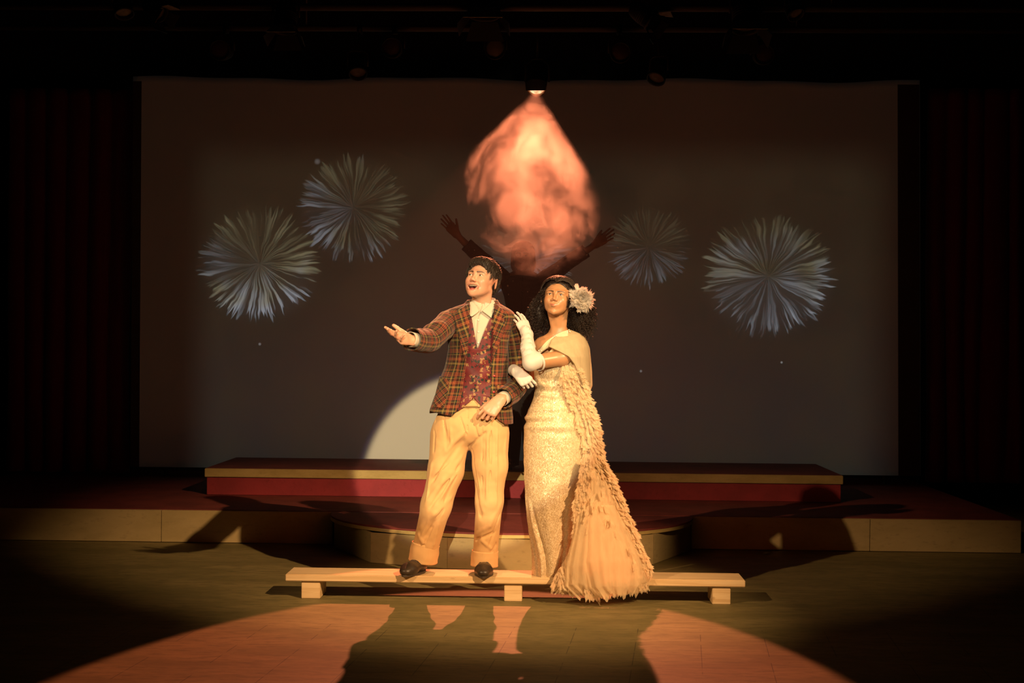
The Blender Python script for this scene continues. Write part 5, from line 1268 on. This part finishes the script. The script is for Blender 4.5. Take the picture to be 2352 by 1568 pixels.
def fixture(name,loc,target,r,L,label,pipe_z,pipe_y,lens=GLS,doors=0,body=BLK,group=None,cat='stage light'):
    loc=Vector(loc); M=aim(loc,target); root=empty(name,loc); tag(root,label,cat,group)
    b=MB(); b.lathe([(r*.55,-L),(r*.75,-L*.96),(r*.9,-L*.8),(r,-L*.55),(r,-.012),(r*1.12,-.010),(r*1.12,.012),(r*.96,.012),(r*.94,-.02),(r*.9,-L*.5),(0,-L*.5)],28,M); b.lathe([(0,-L),(r*.55,-L)],28,M)
    for k in range(4): b.lathe([(r*1.0,-L*(.25+.08*k)),(r*1.05,-L*(.25+.08*k)-.004),(r*1.0,-L*(.25+.08*k)-.008)],28,M)
    b.build('can',body,root,True)
    b=MB(); b.lathe([(0,-.004),(r*.4,-.006),(r*.7,-.010),(r*.94,-.018)],28,M); b.build('lens',lens,root,True)
    b=MB(); ax_=(M.to_3x3()@Vector((1,0,0))); ax_=Vector((ax_.x,ax_.y,0)).normalized() if abs(ax_.z)<.95 else Vector((1,0,0))
    if abs(ax_.x)<.5: ax_=Vector((1,0,0))
    c=loc-(M.to_3x3()@Vector((0,0,1)))*L*.45; w_=r*1.18; top=c+Vector((0,0,r+.05))
    b.tube([c-ax_*w_,c-ax_*w_+Vector((0,0,r+.03)),top-ax_*w_*.6,top,top+ax_*w_*.6,c+ax_*w_+Vector((0,0,r+.03)),c+ax_*w_],.008,8); b.build('yoke',BLK,root,True)
    if pipe_z>top.z: b=MB(); b.tube([top,Vector((top.x,pipe_y,pipe_z))],.010,8); b.box(top.x-.02,top.x+.02,pipe_y-.035,pipe_y+.035,pipe_z-.04,pipe_z+.03,.004); b.build('clamp',BLK,root,True)
    for k in range(doors):
        a=PI/2*k; R_=M@Matrix.Rotation(a,4,'Z'); w2=r*(1.1 if k%2==0 else .8); b=MB()
        V=[R_@Vector(v) for v in ((-w2*.8,r*1.05,.012),(w2*.8,r*1.05,.012),(w2*1.2,r*1.75,.012+r*1.1),(-w2*1.2,r*1.75,.012+r*1.1))]; n_=(R_.to_3x3()@Vector((0,-.004,.002)))
        b.add([*V,*[v+n_ for v in V]],[(0,1,2,3),(7,6,5,4),(0,4,5,1),(1,5,6,2),(2,6,7,3),(3,7,4,0)]); b.build('barn_door',body if body is not BLK or k else SIL,root)
    return root
# the lit lamp
lamp=empty('stage_spotlight',LAMP); tag(lamp,'lit orange spotlight shining through smoke above the couple','stage light')
M=aim(LAMP,LAMP+BACK_D); r=.068; L=.24
b=MB(); b.lathe([(r*.5,-L),(r*.9,-L*.85),(r*1.15,-L*.6),(r*1.15,-.02),(r*1.08,-.018),(r*1.05,-.06),(r*.5,-.10),(0,-.10)],36,M); b.lathe([(0,-L),(r*.5,-L)],36,M); b.build('can',BLK,lamp,True)
t=NT('glowing_lens'); p=t.pos(); e=t.n.new('ShaderNodeEmission'); n=t.noise(p,22,2); t.set(e.inputs[0],t.mix(t.mrange(n,.4,.7),(1,.80,.42,1),(1,.30,.12,1))); e.inputs[1].default_value=1.15; t.t.links.new(e.outputs[0],t.out.inputs[0])
b=MB(); b.lathe([(0,-.028),(r*.5,-.031),(r*.98,-.040)],36,M); b.build('lens',t.m,lamp,True)
b=MB(); b.lathe([(r*1.05,-.045),(r*1.12,-.02),(r*1.12,-.005),(r*1.02,-.005),(r*1.0,-.045)],36,M); 
t=flat('lit_orange_rim',(.7,.35,.2),.3); b.build('lens_ring',t,lamp,True)
# hood plate with vent holes over the upper half of the lens
hd=M.to_3x3(); R_=M
b=MB(); b.tube([],.01) if False else None
upv=(hd.inverted()@Vector((0,0,1))); upv.z=0; upv.normalize(); sdv=Vector((-upv.y,upv.x,0))
def lp(a,c,d): return M@(sdv*a+upv*c+Vector((0,0,d)))
b=MB(); n=20; V=[];
for j,(cc,dd) in enumerate(((.10,-.02),(.10,.05),(.022,.085),(.020,.080))):
    for i in range(n+1):
        a=-1.15+2.3*i/n; V.append(lp(r*1.32*math.sin(a)*(1 if j<2 else .93),cc-(.045*(1-math.cos(a)) if j<2 else 0),dd))
Fc=[(j*(n+1)+i,j*(n+1)+i+1,(j+1)*(n+1)+i+1,(j+1)*(n+1)+i) for j in range(3) for i in range(n)]
b.add(V,Fc); o=b.build('hood',BLK,lamp); md=o.modifiers.new('s','SOLIDIFY'); md.thickness=.004
b=MB(); c_=LAMP-BACK_D*.12; top=Vector((c_.x,c_.y,pipe_b+.06)); ww=r*1.35
b.tube([c_+Vector((-ww,0,0)),c_+Vector((-ww,0,.13)),c_+Vector((-ww*.4,0,.18)),c_+Vector((ww*.4,0,.18)),c_+Vector((ww,0,.13)),c_+Vector((ww,0,0))],.009,8); b.tube([c_+Vector((0,0,.18)),Vector((top.x,10.5,pipe_b+.10))],.011,8); b.build('yoke',BLK,lamp,True)
# row of can lights facing the hall
names=['dark round can light facing the hall, leftmost of the five in the back row','dim red-faced round can light, second from left in the back row','pale-faced round can light just left of the lit lamp','dim round can light right of the lit lamp in the back row','dim reddish round can light, rightmost of the five in the back row']
for (px,py),lb,le in zip(((505,115),(900,110),(1137,113),(1425,121),(1755,125)),names,(GEL,GEL,GLS,GEL,GEL)):
    q=P(px,py,10.30); fixture('can_light',q,q+Vector((0,-1,-.18)),.072,.24,lb,pipe_b+.10,10.5,le,0,group='can lights on the back pipe')
for (px,py,lb) in ((822,168,'dark moving-head light hanging below the pipe left of the smoke'),(1507,180,'dark moving-head light hanging below the pipe right of the smoke')):
    q=P(px,py,10.35); fixture('moving_head_light',q,q+Vector((.1 if px<1000 else -.3,-.5,-.8)),.065,.17,lb,pipe_b+.10,10.5,GLS,0)
front=[((285,30),(.3,-.4,-1),'small lamp at far left of the front pipe, edge on',SIL,0,.06),((368,32),(.8,-.3,-.6),'small lamp on the front pipe with a bright slanting flap, second from left',GLS,4,.055),
 ((655,66),(0,-.28,-1),'lamp with crumpled silver lens hanging left of centre from the front pipe',SIL,4,.075),((1112,30),(.0,-.25,-1),'large black lamp at top centre of the front pipe',GLS,4,.10),
 ((1497,48),(.9,-.2,-.7),'lamp with pale slanting barn door on the front pipe right of centre',SIL,4,.065),((1714,62),(0,-.34,-1),'wide black lamp with pale oval lens on the front pipe, right side',GLS,4,.09),((1828,32),(.3,-.5,-.8),'small silver-fronted lamp at the right of the front pipe',SIL,0,.055)]
for (px,py),dr,lb,le,nd,rr in front:
    q=P(px,py,9.15); fixture('stage_lamp',q,q+Vector(dr),rr,rr*2.6,lb,pipe_a,9.2,le,nd)
# ---------------------------------------------------------------- smoke in the beam
c0=LAMP+BACK_D*1.18; c0.z+=.02; c0.x+=.17
smo=bpy.data.materials.new('theatrical_smoke'); smo.use_nodes=True; nt=smo.node_tree; nt.nodes.clear()
t=NT.__new__(NT); t.m=smo; t.t=nt; t.n=nt.nodes; t.out=t.n.new('ShaderNodeOutputMaterial')
p=t.pos(); RX,RY,RZ=.66,.80,.98
qn=t.vmath('DIVIDE',p,(RX,RY,RZ)); rr=t.vmath('LENGTH',qn)
w1=t.node('ShaderNodeTexNoise',{'Vector':p,'Scale':1.4,'Detail':2.0}).outputs[1]
pw=t.vmath('ADD',p,t.vmath('SCALE',t.vmath('SUBTRACT',w1,(.5,.5,.5)),scale=.75))
n=t.noise(t.vmath('ADD',pw,(3.1,0,1.7)),2.6,7,.66)
edge=t.math('SUBTRACT',.98,t.math('ADD',rr,t.math('MULTIPLY',t.math('SUBTRACT',n,.5),2.9)))
dl=t.vmath('LENGTH',t.vmath('SUBTRACT',p,tuple(LAMP-c0)))
dens=t.math('MULTIPLY',t.mrange(edge,.0,.22),t.math('ADD',.03,t.math('MULTIPLY',t.mrange(t.noise(t.vmath('ADD',pw,(9,4,2)),4.0,8,.70),.47,.58),1.15)))
dens=t.math('MULTIPLY',dens,t.math('ADD',.02,t.math('POWER',t.math('MULTIPLY',dl,.80),2.6)))
thin=t.math('MULTIPLY',t.mrange(rr,1.0,.5,0,.06),t.mrange(dl,.05,.9,.10,1))
sc=t.n.new('ShaderNodeVolumeScatter'); sc.inputs['Color'].default_value=(.95,.92,.88,1); sc.inputs['Anisotropy'].default_value=.45
t.set(sc.inputs['Density'],t.math('MULTIPLY',t.math('ADD',dens,thin),.205)); nt.links.new(sc.outputs[0],t.out.inputs['Volume'])
import bmesh
bm=bmesh.new(); bmesh.ops.create_icosphere(bm,subdivisions=4,radius=1.0)
for v in bm.verts: v.co=Vector((v.co.x*RX,v.co.y*RY,v.co.z*RZ))
me=bpy.data.meshes.new('smoke'); bm.to_mesh(me); bm.free(); so=bpy.data.objects.new('smoke',me); COL.objects.link(so); me.materials.append(smo); so.location=c0
tag(so,'orange lit cloud of theatrical smoke drifting below the lit spotlight','smoke',None,'stuff')

# thin haze hanging over the middle of the stage
hz=NT('stage_haze'); sc=hz.n.new('ShaderNodeVolumeScatter'); sc.inputs['Density'].default_value=.0036; sc.inputs['Anisotropy'].default_value=.3; hz.t.links.new(sc.outputs[0],hz.out.inputs['Volume'])
b=MB(); b.box(-2.3,2.0,6.4,11.2,.55,3.75); tag(b.build('haze',hz.m),'thin brown haze hanging in the spotlight beam over the middle of the stage','haze',None,'stuff')
